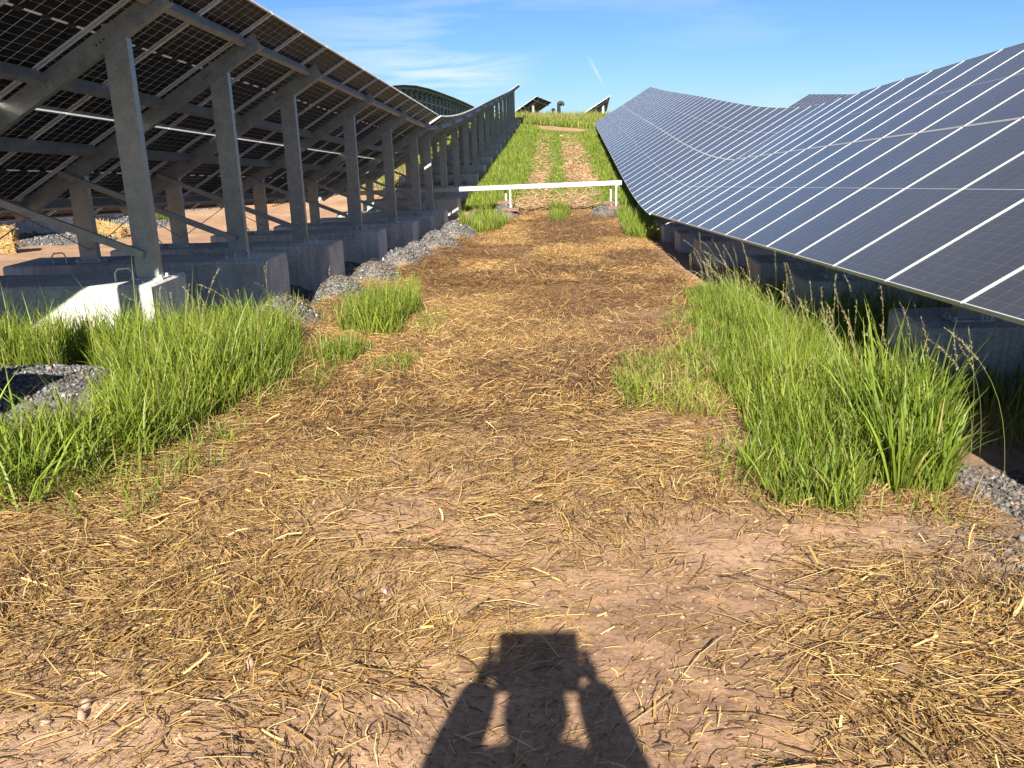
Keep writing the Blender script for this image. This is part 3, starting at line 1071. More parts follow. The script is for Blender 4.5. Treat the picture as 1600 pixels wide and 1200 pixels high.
# ------------------------------------------------------------------ straw bales in the lane on the left
def bale(label, x, y, size, rot, tilt, sink=0.02):
    z = float(zg(x, y))
    bm = bmesh.new()
    bmesh.ops.create_cube(bm, size=1)
    bmesh.ops.subdivide_edges(bm, edges=bm.edges[:], cuts=7, use_grid_fill=True)
    for v_ in bm.verts:
        c = v_.co
        v_.co = Vector((c.x * size[0], c.y * size[1], c.z * size[2]))
        n_ = (vnoise(c.x * 9 + x, c.y * 9 + c.z * 7, 1.0, 3) - 0.5) * 0.07
        v_.co *= 1 + n_
    me_ = bpy.data.meshes.new("straw_bale")
    bm.to_mesh(me_)
    bm.free()
    me_.materials.append(M_BALE)
    o = link("straw_bale", me_)
    o.location = (x, y, z + size[2] / 2 - sink + abs(math.sin(tilt)) * size[0] / 2)
    o.rotation_euler = (0, tilt, rot)
    tag(o, label, "straw bale")
    # loose stalks sticking out
    n = 1100
    P = rng.uniform(-0.5, 0.5, (n, 3)) * np.array(size)
    f = rng.integers(0, 3, n)
    sg = np.sign(rng.uniform(-1, 1, n))
    for k in range(3):
        P[f == k, k] = sg[f == k] * size[k] / 2
    D = rng.normal(0, 1, (n, 3))
    for k in range(3):
        D[f == k, k] = np.abs(D[f == k, k]) * sg[f == k] * 0.8
    D /= np.linalg.norm(D, axis=1)[:, None]
    L = rng.uniform(0.05, 0.16, n)[:, None]
    W = np.cross(D, rng.normal(0, 1, (n, 3)))
    W /= np.linalg.norm(W, axis=1)[:, None]
    W *= 0.007
    V = np.stack([P - W, P + W, P + D * L + W * 0.6, P + D * L - W * 0.6], 1).reshape(-1, 3)
    tint = np.repeat(rng.uniform(0.6, 1.1, n)[:, None] * np.array([[0.58, 0.42, 0.18]]), 4, 0)
    me2 = np_mesh("loose_stalks", V, np.arange(n * 4), np.full(n, 4), M_STRAW, tint)
    q = link("loose_stalks", me2, o)
    q["kind"] = "stuff"


bale("dark straw bale at the left edge in front of the gravel heap across the lane", -12.35, 18.9, (0.75, 0.9, 0.55), 0.5, 0.0)
bale("golden flake of straw bale tilted on the gravel heap behind the first brace", -12.3, 23.6, (1.05, 0.42, 0.27), 0.15, 0.2)
bale("small golden straw bale beside the third grey post across the lane", -10.0, 31.2, (0.6, 0.5, 0.5), 1.2, 0.0)


# ------------------------------------------------------------------ grass, straw and stones (stuff)
def blades(n, x, y, h, w, seg=3, lean=0.25, curl=0.5, tint=None, dirbias=None, z=None):
    """n grass blades as tapered strips -> verts, faces, tints"""
    z = zg(x, y) - 0.01 if z is None else z
    az = rng.uniform(0, 2 * math.pi, n)
    if dirbias is not None:
        az = dirbias[0] + rng.normal(0, dirbias[1], n)
    le = np.abs(rng.normal(lean, lean * 0.6, n))
    cu = np.abs(rng.normal(curl, curl * 0.6, n))
    dx, dy = np.cos(az), np.sin(az)
    fa = az + math.pi / 2 + rng.normal(0, 0.9, n)
    wx, wy = np.cos(fa), np.sin(fa)
    k = seg + 1
    t = np.linspace(0, 1, k)[None, :]
    ang = le[:, None] + cu[:, None] * t ** 1.5
    ds = h[:, None] / seg
    hor = np.concatenate([np.zeros((n, 1)), np.cumsum(np.sin(ang[:, :-1]) * ds, 1)], 1)
    ver = np.concatenate([np.zeros((n, 1)), np.cumsum(np.cos(ang[:, :-1]) * ds, 1)], 1)
    ww = w[:, None] * 0.5 * np.clip(np.where(t < 0.45, 0.65 + 0.35 * t / 0.45, 1 - ((t - 0.45) / 0.55) ** 1.6 * 0.94), 0.05, 1)
    px, py, pz = x[:, None] + dx[:, None] * hor, y[:, None] + dy[:, None] * hor, z[:, None] + ver
    A = np.stack([px - wx[:, None] * ww, py - wy[:, None] * ww, pz], -1)
    B = np.stack([px + wx[:, None] * ww, py + wy[:, None] * ww, pz], -1)
    V = np.stack([A, B], 2).reshape(n, 2 * k, 3)
    base = (np.arange(n) * 2 * k)[:, None, None]
    j = np.arange(seg)[None, :, None] * 2
    Fq = base + j + np.array([0, 1, 3, 2])[None, None, :]
    if tint is None:
        tint = grass_tint(n, x, y)
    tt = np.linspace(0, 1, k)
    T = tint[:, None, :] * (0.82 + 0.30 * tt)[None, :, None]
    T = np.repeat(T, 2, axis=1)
    return V.reshape(-1, 3), Fq.reshape(-1), np.full(n * seg, 4), T.reshape(-1, 3)


def grass_tint(n, x, y, dry=0.06, yellow=0.5):
    a = np.array([0.115, 0.190, 0.020])
    b_ = np.array([0.255, 0.315, 0.042])
    c = np.array([0.42, 0.34, 0.14])
    t = np.clip(0.55 * rng.random(n) + 0.9 * (fbm(x, y, 1.4, 3, 71) - 0.5) + yellow * 0.5, 0, 1)[:, None]
    col = a * (1 - t) + b_ * t
    d = (rng.random(n) < dry)[:, None]
    return np.where(d, c * rng.uniform(0.6, 1.1, (n, 1)), col) * rng.choice([0.55, 0.8, 0.95, 1.1], (n, 1)) * rng.uniform(0.85, 1.1, (n, 1))


def grass_obj(name, label, parts, material=None):
    V, Fl, Cn, T = [], [], [], []
    o = 0
    for (v_, f_, c_, t_) in parts:
        V.append(v_)
        Fl.append(f_ + o)
        Cn.append(c_)
        T.append(t_)
        o += len(v_)
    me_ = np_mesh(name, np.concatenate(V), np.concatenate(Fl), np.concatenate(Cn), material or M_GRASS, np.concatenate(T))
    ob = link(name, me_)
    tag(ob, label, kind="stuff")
    return ob


def in_poly(x, y, poly):
    ins = np.zeros(len(x), bool)
    p = np.asarray(poly, float)
    for i in range(len(p)):
        (x1, y1), (x2, y2) = p[i], p[(i + 1) % len(p)]
        c = ((y1 > y) != (y2 > y)) & (x < (x2 - x1) * (y - y1) / (y2 - y1 + 1e-12) + x1)
        ins ^= c
    return ins


def sample_poly(n, poly, soft=0.0, clump=0.0, seed=0):
    p = np.asarray(poly, float)
    lo, hi = p.min(0), p.max(0)
    X, Y = [], []
    got = 0
    while got < n:
        x, y = rng.uniform(lo[0], hi[0], n), rng.uniform(lo[1], hi[1], n)
        jx, jy = x + soft * (fbm(x, y, 2.2, 3, 81) - 0.5) * 2, y + soft * (fbm(x, y, 2.2, 3, 83) - 0.5) * 2
        k = in_poly(jx, jy, poly)
        if clump:
            k &= rng.random(n) < (1 - clump) + clump * sstep(0.38, 0.62, fbm(x, y, 5.5, 3, 85 + seed)) * 1.0
        X.append(x[k])
        Y.append(y[k])
        got += k.sum()
        if not k.any():
            break
    return np.concatenate(X)[:n], np.concatenate(Y)[:n]


def patch(n, poly, hmin, hmax, wmin, wmax, seg=4, lean=0.2, curl=0.5, soft=0.15, clump=0.6, yellow=0.5, dry=0.06, hmap=None, seed=0):
    x, y = sample_poly(n, poly, soft, clump, seed)
    n = len(x)
    h = rng.uniform(hmin, hmax, n) * (0.45 + 1.1 * fbm(x, y, 1.9, 4, 91 + seed)) * np.exp(rng.normal(0, 0.16, n))
    if hmap is not None:
        h = h * hmap(x, y)
    w = rng.uniform(wmin, wmax, n)
    return blades(n, x, y, h, w, seg, lean, curl, grass_tint(n, x, y, dry, yellow))


# left clump, in front of the first block
L1 = [(-2.75, 3.45), (-2.35, 3.75), (-2.12, 4.6), (-2.0, 6.1), (-2.25, 7.4), (-2.9, 8.2), (-3.4, 7.0), (-5.6, 7.0), (-5.6, 6.2), (-3.6, 6.2), (-3.0, 5.7), (-2.62, 4.6), (-2.95, 3.9)]
edge = lambda x, y: (0.45 + 0.55 * sstep(0.0, 0.35, np.minimum(-1.95 - x, 1.0) + 0 * y)) * (1 - 0.30 * sstep(5.6, 6.8, y)) * (1 - 0.62 * sstep(-2.15, -2.75, x) * (1 - sstep(5.0, 5.8, y)))
grass_obj("tall_grass", "tall bright green grass clump before the first concrete block on the left", [
    patch(10500, L1, 0.24, 0.54, 0.004, 0.010, 5, 0.18, 0.5, 0.20, 0.45, 0.55, 0.03, edge),
    patch(9000, L1, 0.12, 0.30, 0.004, 0.009, 4, 0.35, 0.7, 0.2, 0.3, 0.35, 0.10, None, 3),
    patch(1600, [(-2.6, 3.3), (-2.0, 3.4), (-1.75, 4.6), (-1.6, 6.3), (-1.85, 7.6), (-2.4, 7.4), (-2.3, 4.6)], 0.06, 0.26, 0.003, 0.008, 4, 0.45, 0.8, 0.30, 0.85, 0.5, 0.25, None, 32),
    patch(700, [(-3.0, 3.3), (-2.2, 3.3), (-2.1, 4.3), (-2.7, 4.4)], 0.25, 0.45, 0.007, 0.012, 5, 0.7, 0.9, 0.1, 0.2, 0.6, 0.05)])
# right strip beside the low panel edge
R1 = [(0.92, 3.55), (1.0, 4.2), (1.05, 5.2), (1.2, 6.8), (1.5, 9.4), (1.72, 11.2), (2.0, 11.8), (2.2, 10.5), (2.3, 7.0), (2.2, 5.4), (2.0, 4.3), (1.82, 3.7), (1.72, 3.6), (1.45, 3.75), (1.3, 3.45)]
edge_r = lambda x, y: 0.45 + 0.55 * sstep(0.05, 0.45, x - np.interp(y, [3.4, 5.2, 6.8, 9.4, 11.5], [0.92, 1.02, 1.18, 1.48, 1.75]))
grass_obj("grass_strip", "long strip of bright green grass along the low edge of the right panels", [
    patch(23000, R1, 0.14, 0.36, 0.004, 0.0095, 4, 0.20, 0.55, 0.18, 0.40, 0.6, 0.04, edge_r, 5),
    patch(15000, R1, 0.08, 0.20, 0.004, 0.008, 3, 0.35, 0.7, 0.25, 0.3, 0.45, 0.10, edge_r, 6),
    patch(900, [(1.50, 3.65), (1.82, 3.75), (2.05, 4.6), (1.6, 4.6)], 0.30, 0.52, 0.009, 0.016, 5, 0.2, 0.5, 0.08, 0.3, 0.5, 0.03, None, 8),
    patch(1500, [(0.75, 3.3), (0.85, 5.0), (0.95, 7.0), (1.25, 9.5), (1.7, 11.5), (1.9, 9.0), (1.4, 6.0), (1.3, 4.2), (1.7, 3.55), (1.9, 3.3)], 0.06, 0.24, 0.003, 0.008, 4, 0.45, 0.8, 0.30, 0.85, 0.5, 0.25, None, 31),
    patch(2600, [(0.42, 5.3), (0.95, 5.0), (1.25, 7.2), (0.9, 7.3), (0.42, 6.2)], 0.07, 0.20, 0.004, 0.008, 3, 0.4, 0.7, 0.25, 0.75, 0.8, 0.25, None, 9)])
# dim grass under the right table
grass_obj("shaded_grass", "grass growing in the deep shade under the right panels", [
    patch(7000, [(2.5, 3.5), (4.6, 3.5), (4.6, 12), (2.4, 12)], 0.25, 0.5, 0.006, 0.012, 4, 0.25, 0.5, 0.1, 0.5, 0.3, 0.05, None, 11)])
# tufts on the left side of the lane
grass_obj("grass_tuft", "isolated bright grass tuft between gravel heap and straw on the left", [
    patch(1900, [(-2.15, 8.3), (-1.55, 8.2), (-1.5, 9.6), (-1.75, 10.6), (-2.1, 9.6)], 0.14, 0.42, 0.005, 0.010, 4, 0.18, 0.5, 0.30, 0.7, 0.7, 0.05, None, 13)])
grass_obj("short_grass", "thin short grass sprouting through the straw left of the lane", [
    patch(500, [(-1.95, 6.8), (-1.6, 6.8), (-1.65, 7.5), (-1.9, 7.6)], 0.12, 0.28, 0.004, 0.008, 4, 0.25, 0.5, 0.12, 0.3, 0.6, 0.1, None, 14),
    patch(420, [(-1.5, 6.4), (-1.1, 6.5), (-1.15, 7.0), (-1.5, 6.9)], 0.05, 0.14, 0.004, 0.007, 3, 0.5, 0.7, 0.12, 0.5, 0.4, 0.2, None, 15),
    patch(240, [(-1.45, 8.2), (-1.2, 8.2), (-1.1, 9.6), (-1.35, 9.8)], 0.06, 0.2, 0.004, 0.008, 3, 0.3, 0.5, 0.2, 0.5, 0.7, 0.2, None, 16),
    patch(700, [(-3.0, 8.4), (-2.2, 8.0), (-2.0, 9.8), (-2.6, 10.6)], 0.04, 0.14, 0.004, 0.007, 3, 0.5, 0.6, 0.3, 0.6, 0.5, 0.2, None, 17)])
grass_obj("grass_bank", "grass tuft on gravel below the left legs of the white beam", [
    patch(2600, [(-2.45, 22.5), (-1.55, 24.5), (-1.35, 26.6), (-2.0, 27.6), (-2.5, 26.0)], 0.22, 0.42, 0.010, 0.018, 3, 0.2, 0.5, 0.2, 0.3, 0.6, 0.05, None, 18)])
grass_obj("lane_tuft", "grass tuft in the middle of the lane beneath the white beam", [
    patch(900, [(-0.15, 26.3), (0.45, 26.5), (0.55, 30.2), (-0.05, 30.4)], 0.12, 0.32, 0.010, 0.016, 3, 0.3, 0.5, 0.2, 0.5, 0.5, 0.08, None, 19)])
grass_obj("grass_edge", "grass under the right end of the white beam beside the panels", [
    patch(3200, [(1.85, 22.5), (2.6, 21.0), (3.0, 27.0), (2.0, 27.8)], 0.2, 0.42, 0.010, 0.018, 3, 0.2, 0.5, 0.2, 0.3, 0.5, 0.05, None, 20)])


# grass on the hill
def hill(n, y0, y1, xl, xr, hmin, hmax, wmin, wmax, seg, seed, keep_tracks=True, yellow=0.45, dry=0.06, flat=False):
    m = int(n * 2.2)
    y = y0 + (y1 - y0) * rng.random(m) ** 1.25
    x = xl(y) + (xr(y) - xl(y)) * rng.random(m)
    k = np.ones(m, bool)
    if keep_tracks:
        t = track_mask(x, y)
        k &= rng.random(m) > t * 1.02 - 0.02
    k &= rng.random(m) < 0.45 + 0.55 * sstep(0.35, 0.6, fbm(x, y, 1.3, 3, 101 + seed))
    x, y = x[k][:n], y[k][:n]
    n = len(x)
    side = sstep(1.25, 2.0, np.abs(x - 0.25 - 0.5 * VEER * (y - 22)))
    h = rng.uniform(hmin, hmax, n) * (0.6 + 0.8 * fbm(x, y, 0.8, 3, 111)) * (1.0 if flat else (0.26 + 0.74 * side))
    w = rng.uniform(wmin, wmax, n) * (0.75 + y / 60)
    return blades(n, x, y, h, w, seg, 0.22, 0.5, grass_tint(n, x, y, dry, yellow))


grass_obj("hill_grass", "lush green grass covering the hill on both sides of the worn tracks", [
    hill(52000, 29.0, 66.5, lambda y: -3.1 + VEER * (y - 22), lambda y: 2.9 + VEER * (y - 22), 0.22, 0.45, 0.012, 0.022, 3, 1),
    hill(9000, 34.0, 66.0, lambda y: -16 + 0 * y, lambda y: -3.2 + 0 * y, 0.22, 0.5, 0.02, 0.04, 2, 2, False)])
grass_obj("crest_grass", "pale green grass with seed heads along the skyline of the hill", [
    hill(30000, 69.2, 82.0, lambda y: -6.5 + 0 * y, lambda y: 8.5 + 0 * y, 0.28, 0.55, 0.02, 0.036, 2, 3, True, 0.55, 0.12, True),
    hill(5000, 71.0, 80.0, lambda y: -4.5 + 0 * y, lambda y: 6.5 + 0 * y, 0.5, 0.85, 0.012, 0.02, 3, 4, False, 0.7, 0.5, True)])
grass_obj("lane_grass", "patch of grass by the gravel in the far dirt lane on the left", [
    patch(1500, [(-11.6, 34.5), (-10.3, 34.0), (-10.2, 38.5), (-11.8, 38.5)], 0.25, 0.5, 0.02, 0.035, 3, 0.2, 0.5, 0.3, 0.3, 0.5, 0.05, None, 22),
    patch(300, [(-12.6, 27.0), (-11.9, 27.2), (-11.9, 28.0), (-12.5, 28.0)], 0.15, 0.35, 0.015, 0.025, 3, 0.3, 0.5, 0.1, 0.2, 0.4, 0.1, None, 23)])


# seeding stalks that stand above the grass
def seed_stalks(spots):
    out = []
    for (x, y, h, lean, az) in spots:
        z = float(zg(x, y))
        pts = []
        n = 9
        for i in range(n):
            t = i / (n - 1)
            a = lean * (0.3 + 1.2 * t * t)
            pts.append((x + math.cos(az) * h * t * math.sin(a) * 0.8, y + math.sin(az) * h * t * math.sin(a) * 0.8, z + h * t * math.cos(a * 0.7)))
        P = np.array(pts)
        # stem as a three-sided tube
        m = MB()
        m.tube(P, [0.0015 - 0.0009 * i / n for i in range(n)], 3, cap=False)
        V = np.array(m.v)
        Fq = np.array(m.f).ravel()
        T = np.tile(np.array([[0.30, 0.30, 0.12]]), (len(V), 1))
        out.append((V, Fq, np.full(len(m.f), 4), T))
        # spikelets
        k = int(rng.integers(34, 60))
        tt = rng.uniform(0.70, 1.0, k)
        c = np.stack([np.interp(tt, np.linspace(0, 1, n), P[:, q]) for q in range(3)], -1)
        D = rng.normal(0, 0.6, (k, 3)) + (P[-1] - P[-3])[None] / np.linalg.norm(P[-1] - P[-3]) * 1.6
        D /= np.linalg.norm(D, axis=1)[:, None]
        L = rng.uniform(0.010, 0.026, k)[:, None]
        W = np.cross(D, rng.normal(0, 1, (k, 3)))
        W /= np.linalg.norm(W, axis=1)[:, None]
        W *= 0.0014
        V = np.stack([c, c + D * L * 0.5 - W, c + D * L, c + D * L * 0.5 + W], 1).reshape(-1, 3)
        T = np.repeat(rng.uniform(0.7, 1.15, (k, 1)) * np.array([[0.46, 0.40, 0.20]]), 4, 0)
        out.append((V, np.arange(k * 4), np.full(k, 4), T))
    return out


sp = []
for _ in range(75):
    y = rng.uniform(5.2, 11.6)
    sp.append((np.interp(y, [4, 7, 9.5, 11.6], [2.1, 2.1, 2.0, 1.85]) + rng.normal(0, 0.14), y, rng.uniform(0.38, 0.66), abs(rng.normal(0.18, 0.14)), rng.uniform(2.0, 4.4)))
for _ in range(46):
    y = rng.uniform(4.0, 11.3)
    x = np.interp(y, [4, 7, 11.5], [2.0, 2.0, 1.9]) + rng.normal(0.05, 0.22)
    sp.append((x, y, rng.uniform(0.55, 0.85), abs(rng.normal(0.25, 0.25)), rng.uniform(2.2, 4.2)))
for _ in range(16):
    sp.append((rng.uniform(-2.9, -2.1), rng.uniform(5.4, 8.0), rng.uniform(0.5, 0.72), abs(rng.normal(0.25, 0.2)), rng.uniform(0, 6.28)))
for (x, y) in ((-2.35, 8.9), (-2.3, 10.6), (-2.15, 9.3), (-2.0, 10.9), (-2.9, 8.6)):
    sp.append((x, y, rng.uniform(0.4, 0.6), abs(rng.normal(0.3, 0.2)), rng.uniform(0, 6.28)))
grass_obj("seeding_stalks", "thin pale seeding stalks standing above the grass in front of the dark shade", seed_stalks(sp))


# ------------------------------------------------------------------ straw litter
def straws(n, x, y, L, w, tint, lift=0.010, tilt=0.16, tube=True):
    z = zg(x, y)
    az = rng.uniform(0, math.pi, n)
    m_ = rng.random(n) < 0.62
    az = np.where(m_, 5.5 * fbm(x, y, 1.3, 2, 141) - 2.3 + rng.normal(0, 0.42, n), az)
    pit = rng.normal(0, tilt, n)
    bend = rng.normal(0, 0.22, n)
    D = np.stack([np.cos(az) * np.cos(pit), np.sin(az) * np.cos(pit), np.sin(pit)], -1)
    S = np.stack([-np.sin(az), np.cos(az), 0 * az], -1)
    Z = np.array([0, 0, 1.0])[None]
    c = np.stack([x, y, z + lift * rng.random(n) ** 1.5 * 2.2 + 0.5 * L * np.abs(np.sin(pit)) * 0.8 + w * 0.4], -1)
    P0 = c - D * L[:, None] / 2
    P2 = c + D * L[:, None] / 2 + S * (bend * L)[:, None] * 0.5
    P1 = c + S * (bend * L)[:, None] * -0.12 + Z * (0.04 * L)[:, None]
    out = []
    if tube:
        ring = []
        for P in (P0, P1, P2):
            for a in (0.5, 2.6, 4.7):
                ring.append(P + (S * math.cos(a) + Z * math.sin(a)) * (w / 2)[:, None])
        V = np.stack(ring, 1)
        f = []
        for s_ in range(2):
            for k in range(3):
                k2 = (k + 1) % 3
                f.append([s_ * 3 + k, s_ * 3 + k2, s_ * 3 + 3 + k2, s_ * 3 + 3 + k])
        f = np.array(f)
        nf = 6
    else:
        ring = []
        Wv = S * 0.9 + Z * rng.normal(0, 0.4, (n, 1))
        for P in (P0, P1, P2):
            ring += [P - Wv * (w / 2)[:, None], P + Wv * (w / 2)[:, None]]
        V = np.stack(ring, 1)
        f = np.array([[0, 1, 3, 2], [2, 3, 5, 4]])
        nf = 2
    k = V.shape[1]
    Fq = ((np.arange(n) * k)[:, None, None] + f[None]).reshape(-1)
    return V.reshape(-1, 3), Fq, np.full(n * nf, 4), np.repeat(tint, k, 0)


def straw_tint(n, x, y):
    gold = np.array([0.50, 0.315, 0.100])
    pale = np.array([0.62, 0.46, 0.215])
    brn = np.array([0.27, 0.152, 0.056])
    drk = np.array([0.085, 0.045, 0.024])
    t = rng.random(n)[:, None]
    t = t ** 1.4
    col = gold * (1 - t) + pale * t
    col = np.where((rng.random(n) < 0.25)[:, None], np.array([0.42, 0.235, 0.07]), col)
    b_ = np.clip(brown(x, y) + 0.0, 0, 1)
    u = rng.random(n)
    far = 0.12 * sstep(4, 9, y)
    col = np.where((u < 0.36 + far + 0.48 * b_)[:, None], brn, col)
    col = np.where((u < 0.10 + 0.40 * b_)[:, None], drk, col)
    return col * rng.uniform(0.7, 1.15, (n, 1))


def scatter(n, x0, x1, y0, y1, pw=1.0):
    y = y0 + (y1 - y0) * rng.random(n) ** pw
    x = rng.uniform(x0, x1, n)
    k = rng.random(n) < straw_density(x, y) * (1 - 0.7 * gravel_mask(x, y)) * sstep(-3.2, -2.5, x) * (1 - sstep(1.6, 2.1, x - 0.03 * np.maximum(y - 8, 0)))
    return x[k], y[k]


parts = []
x, y = scatter(108000, -3.2, 2.1, 0.7, 5.6, 1.05)
n = len(x)
parts.append(straws(n, x, y, rng.gamma(2.0, 0.026, n) + 0.010, 0.0012 + 0.0036 * rng.random(n) ** 2, straw_tint(n, x, y), 0.010))
x, y = scatter(124000, -3.0, 2.2, 5.2, 13.5, 1.15)
n = len(x)
parts.append(straws(n, x, y, rng.gamma(2.2, 0.026, n) + 0.02, rng.uniform(0.0020, 0.0044, n), straw_tint(n, x, y), 0.018, 0.26, False))
x, y = scatter(95000, -2.5, 2.3, 12.5, 29.0, 1.1)
n = len(x)
parts.append(straws(n, x, y, rng.gamma(2.6, 0.028, n) + 0.03, rng.uniform(0.0032, 0.0064, n), straw_tint(n, x, y), 0.018, 0.25, False))
# wider flattened leaves of straw
x, y = scatter(7000, -2.7, 1.75, 1.6, 6.5, 1.2)
n = len(x)
parts.append(straws(n, x, y, rng.uniform(0.03, 0.13, n), rng.uniform(0.004, 0.0078, n), straw_tint(n, x, y) * rng.choice([0.45, 0.8, 1.0], (n, 1)), 0.012, 0.2, False))
# long bright stalks on top
x, y = scatter(1100, -2.6, 1.75, 1.7, 7.0, 1.0)
n = len(x)
parts.append(straws(n, x, y, rng.uniform(0.16, 0.36, n), rng.uniform(0.0032, 0.0052, n), straw_tint(n, x, y) * 1.0, 0.018, 0.07))
# straw in the bare tracks of the hill
m = 26000
y = rng.uniform(29, 64, m)
x = rng.uniform(-1.8, 2.2, m)
k = rng.random(m) < track_mask(x, y) * 0.8
x, y = x[k], y[k]
n = len(x)
parts.append(straws(n, x, y, rng.uniform(0.12, 0.35, n), rng.uniform(0.012, 0.022, n), rng.uniform(0.45, 1.0, (n, 1)) * np.array([[0.58, 0.41, 0.22]]), 0.02, 0.25, False))
grass_obj("straw_litter", "golden and rotted brown straw strewn over the dirt of the lane", parts, M_STRAW)
# chaff: short broken bits close to the camera
x, y = rng.uniform(-2.7, 1.75, 60000), 1.6 + 4.6 * rng.random(60000) ** 1.4
k = rng.random(60000) < 0.35 + 0.65 * straw_density(x, y)
x, y = x[k], y[k]
n = len(x)
grass_obj("straw_chaff", "short broken bits of straw and chaff trodden into the dirt", [
    straws(n, x, y, rng.gamma(2.0, 0.012, n) + 0.006, rng.uniform(0.0014, 0.004, n), straw_tint(n, x, y) * rng.choice([0.3, 0.6, 0.95], (n, 1)), 0.004, 0.3, False)], M_STRAW)

# ------------------------------------------------------------------ stones
_bm = bmesh.new()
bmesh.ops.create_icosphere(_bm, subdivisions=1, radius=1)
ICO_V = np.array([v_.co for v_ in _bm.verts])
ICO_F = np.array([[v_.index for v_ in f_.verts] for f_ in _bm.faces])
_bm.free()
# rough variants: a tetra-ish low stone with 8 corners keeps gravel light
_bm = bmesh.new()
bmesh.ops.create_cube(_bm, size=1.5)
CUB_V = np.array([v_.co for v_ in _bm.verts])
CUB_F = np.array([[v_.index for v_ in f_.verts] for f_ in _bm.faces])
_bm.free()


def stones(x, y, r, tint, lift=0.35, base=(ICO_V, ICO_F), rough=0.28, flat=0.75):
    n = len(x)
    bv, bf = base
    k = len(bv)
    V = bv[None] * (1 + rng.normal(0, rough, (n, k, 1)).clip(-0.45, 0.6))
    V = V * np.stack([rng.uniform(0.8, 1.25, n), rng.uniform(0.7, 1.1, n), rng.uniform(0.55, 0.95, n) * flat / 0.75], -1)[:, None, :]
    A = rng.normal(0, 1, (n, 4))
    A /= np.linalg.norm(A, axis=1)[:, None]
    w_, a, b_, c = A.T
    Rm = np.stack([np.stack([1 - 2 * (b_ * b_ + c * c), 2 * (a * b_ - w_ * c), 2 * (a * c + w_ * b_)], -1),
                   np.stack([2 * (a * b_ + w_ * c), 1 - 2 * (a * a + c * c), 2 * (b_ * c - w_ * a)], -1),
                   np.stack([2 * (a * c - w_ * b_), 2 * (b_ * c + w_ * a), 1 - 2 * (a * a + b_ * b_)], -1)], 1)
    V = np.einsum('nij,nkj->nki', Rm, V) * r[:, None, None]
    V = V + np.stack([x, y, zg(x, y) + r * lift], -1)[:, None, :]
    Fq = ((np.arange(n) * k)[:, None, None] + bf[None]).reshape(-1)
    return V.reshape(-1, 3), Fq, np.full(n * len(bf), bf.shape[1]), np.repeat(tint, k, 0)


def gravel_tint(n):
    g = rng.uniform(0.035, 0.18, n)[:, None] * np.array([[1.0, 0.98, 0.97]])
    red = (rng.random(n) < 0.025)[:, None]
    pale = (rng.random(n) < 0.03)[:, None]
    g = np.where(red, rng.uniform(0.7, 1.2, (n, 1)) * np.array([[0.28, 0.17, 0.12]]), g)
    return np.where(pale, rng.uniform(0.30, 0.48, (n, 1)) * np.array([[1, 0.97, 0.92]]), g)


parts = []


def gr(n, x0, x1, y0, y1, rmin, rmax, base, pw=2.2, cut=0.5):
    x, y = rng.uniform(x0, x1, n), rng.uniform(y0, y1, n)
    k = gravel_mask(x, y) * rng.uniform(0.25, 1.5, n) > cut
    x, y = x[k], y[k]
    r = rmin + (rmax - rmin) * rng.random(len(x)) ** pw
    parts.append(stones(x, y, r, gravel_tint(len(x)), 0.3, base))


gr(24000, -4.4, -2.3, 3.6, 8.2, 0.004, 0.017, (ICO_V, ICO_F))
gr(16000, -3.6, -2.2, 8.0, 14, 0.006, 0.018, (CUB_V, CUB_F))
gr(16000, -3.6, -1.7, 14, 24, 0.010, 0.028, (CUB_V, CUB_F))
gr(2200, -3.0, -0.9, 26, 30, 0.02, 0.05, (CUB_V, CUB_F))
gr(1500, 1.0, 2.5, 27, 30, 0.02, 0.05, (CUB_V, CUB_F))
grass_obj("gravel_heaps", "heaps of crushed grey gravel beside the concrete blocks on the left", parts, M_STONE)
parts = []
gr(20000, 1.05, 2.8, 2.4, 4.6, 0.003, 0.017, (ICO_V, ICO_F), 2.6, 0.62)
parts[-1] = (*parts[-1][:3], parts[-1][3] * 0.62 + np.array([[0.04, 0.029, 0.022]]))
grass_obj("gravel_edge", "crushed grey gravel spilling onto the dirt at the right", parts, M_STONE)
parts = []
gr(12000, -16, -9.5, 18, 40, 0.02, 0.05, (CUB_V, CUB_F))
grass_obj("far_gravel", "grey gravel along the second row across the dirt lane", parts, M_STONE)

# single pebbles that lie loose on the dirt
for i, (x, y, r, c, lab) in enumerate([
        (-0.93, 2.24, 0.026, (0.34, 0.21, 0.14), "pale round pebble in bare dirt left of the shadow"),
        (-1.33, 2.05, 0.020, (0.36, 0.24, 0.17), "upper of two pale pebbles among the straw at lower left"),
        (-1.31, 1.99, 0.021, (0.33, 0.21, 0.15), "lower of two pale pebbles among the straw at lower left"),
        (-1.40, 1.97, 0.017, (0.36, 0.25, 0.17), "tan pebble left of the two pale pebbles"),
        (0.98, 2.23, 0.032, (0.16, 0.09, 0.065), "dark brown stone among the yellow straw at lower right"),
        (-0.62, 2.75, 0.018, (0.36, 0.25, 0.2), "flat dusty stone on the dirt above the left shadow edge"),
        (-2.0, 3.0, 0.024, (0.38, 0.26, 0.2), "dusty stone in the straw below the left grass clump")]):
    v_, f_, c_, t_ = stones(np.array([x]), np.array([y]), np.array([r]), np.array([c]), 0.35, (ICO_V, ICO_F), 0.08)
    me_ = np_mesh("pebble", v_ - np.array([x, y, float(zg(x, y))]), f_, c_, M_STONE, t_, True)
    o = link("pebble", me_)
    o.location = (x, y, float(zg(x, y)))
    tag(o, lab, "pebble")
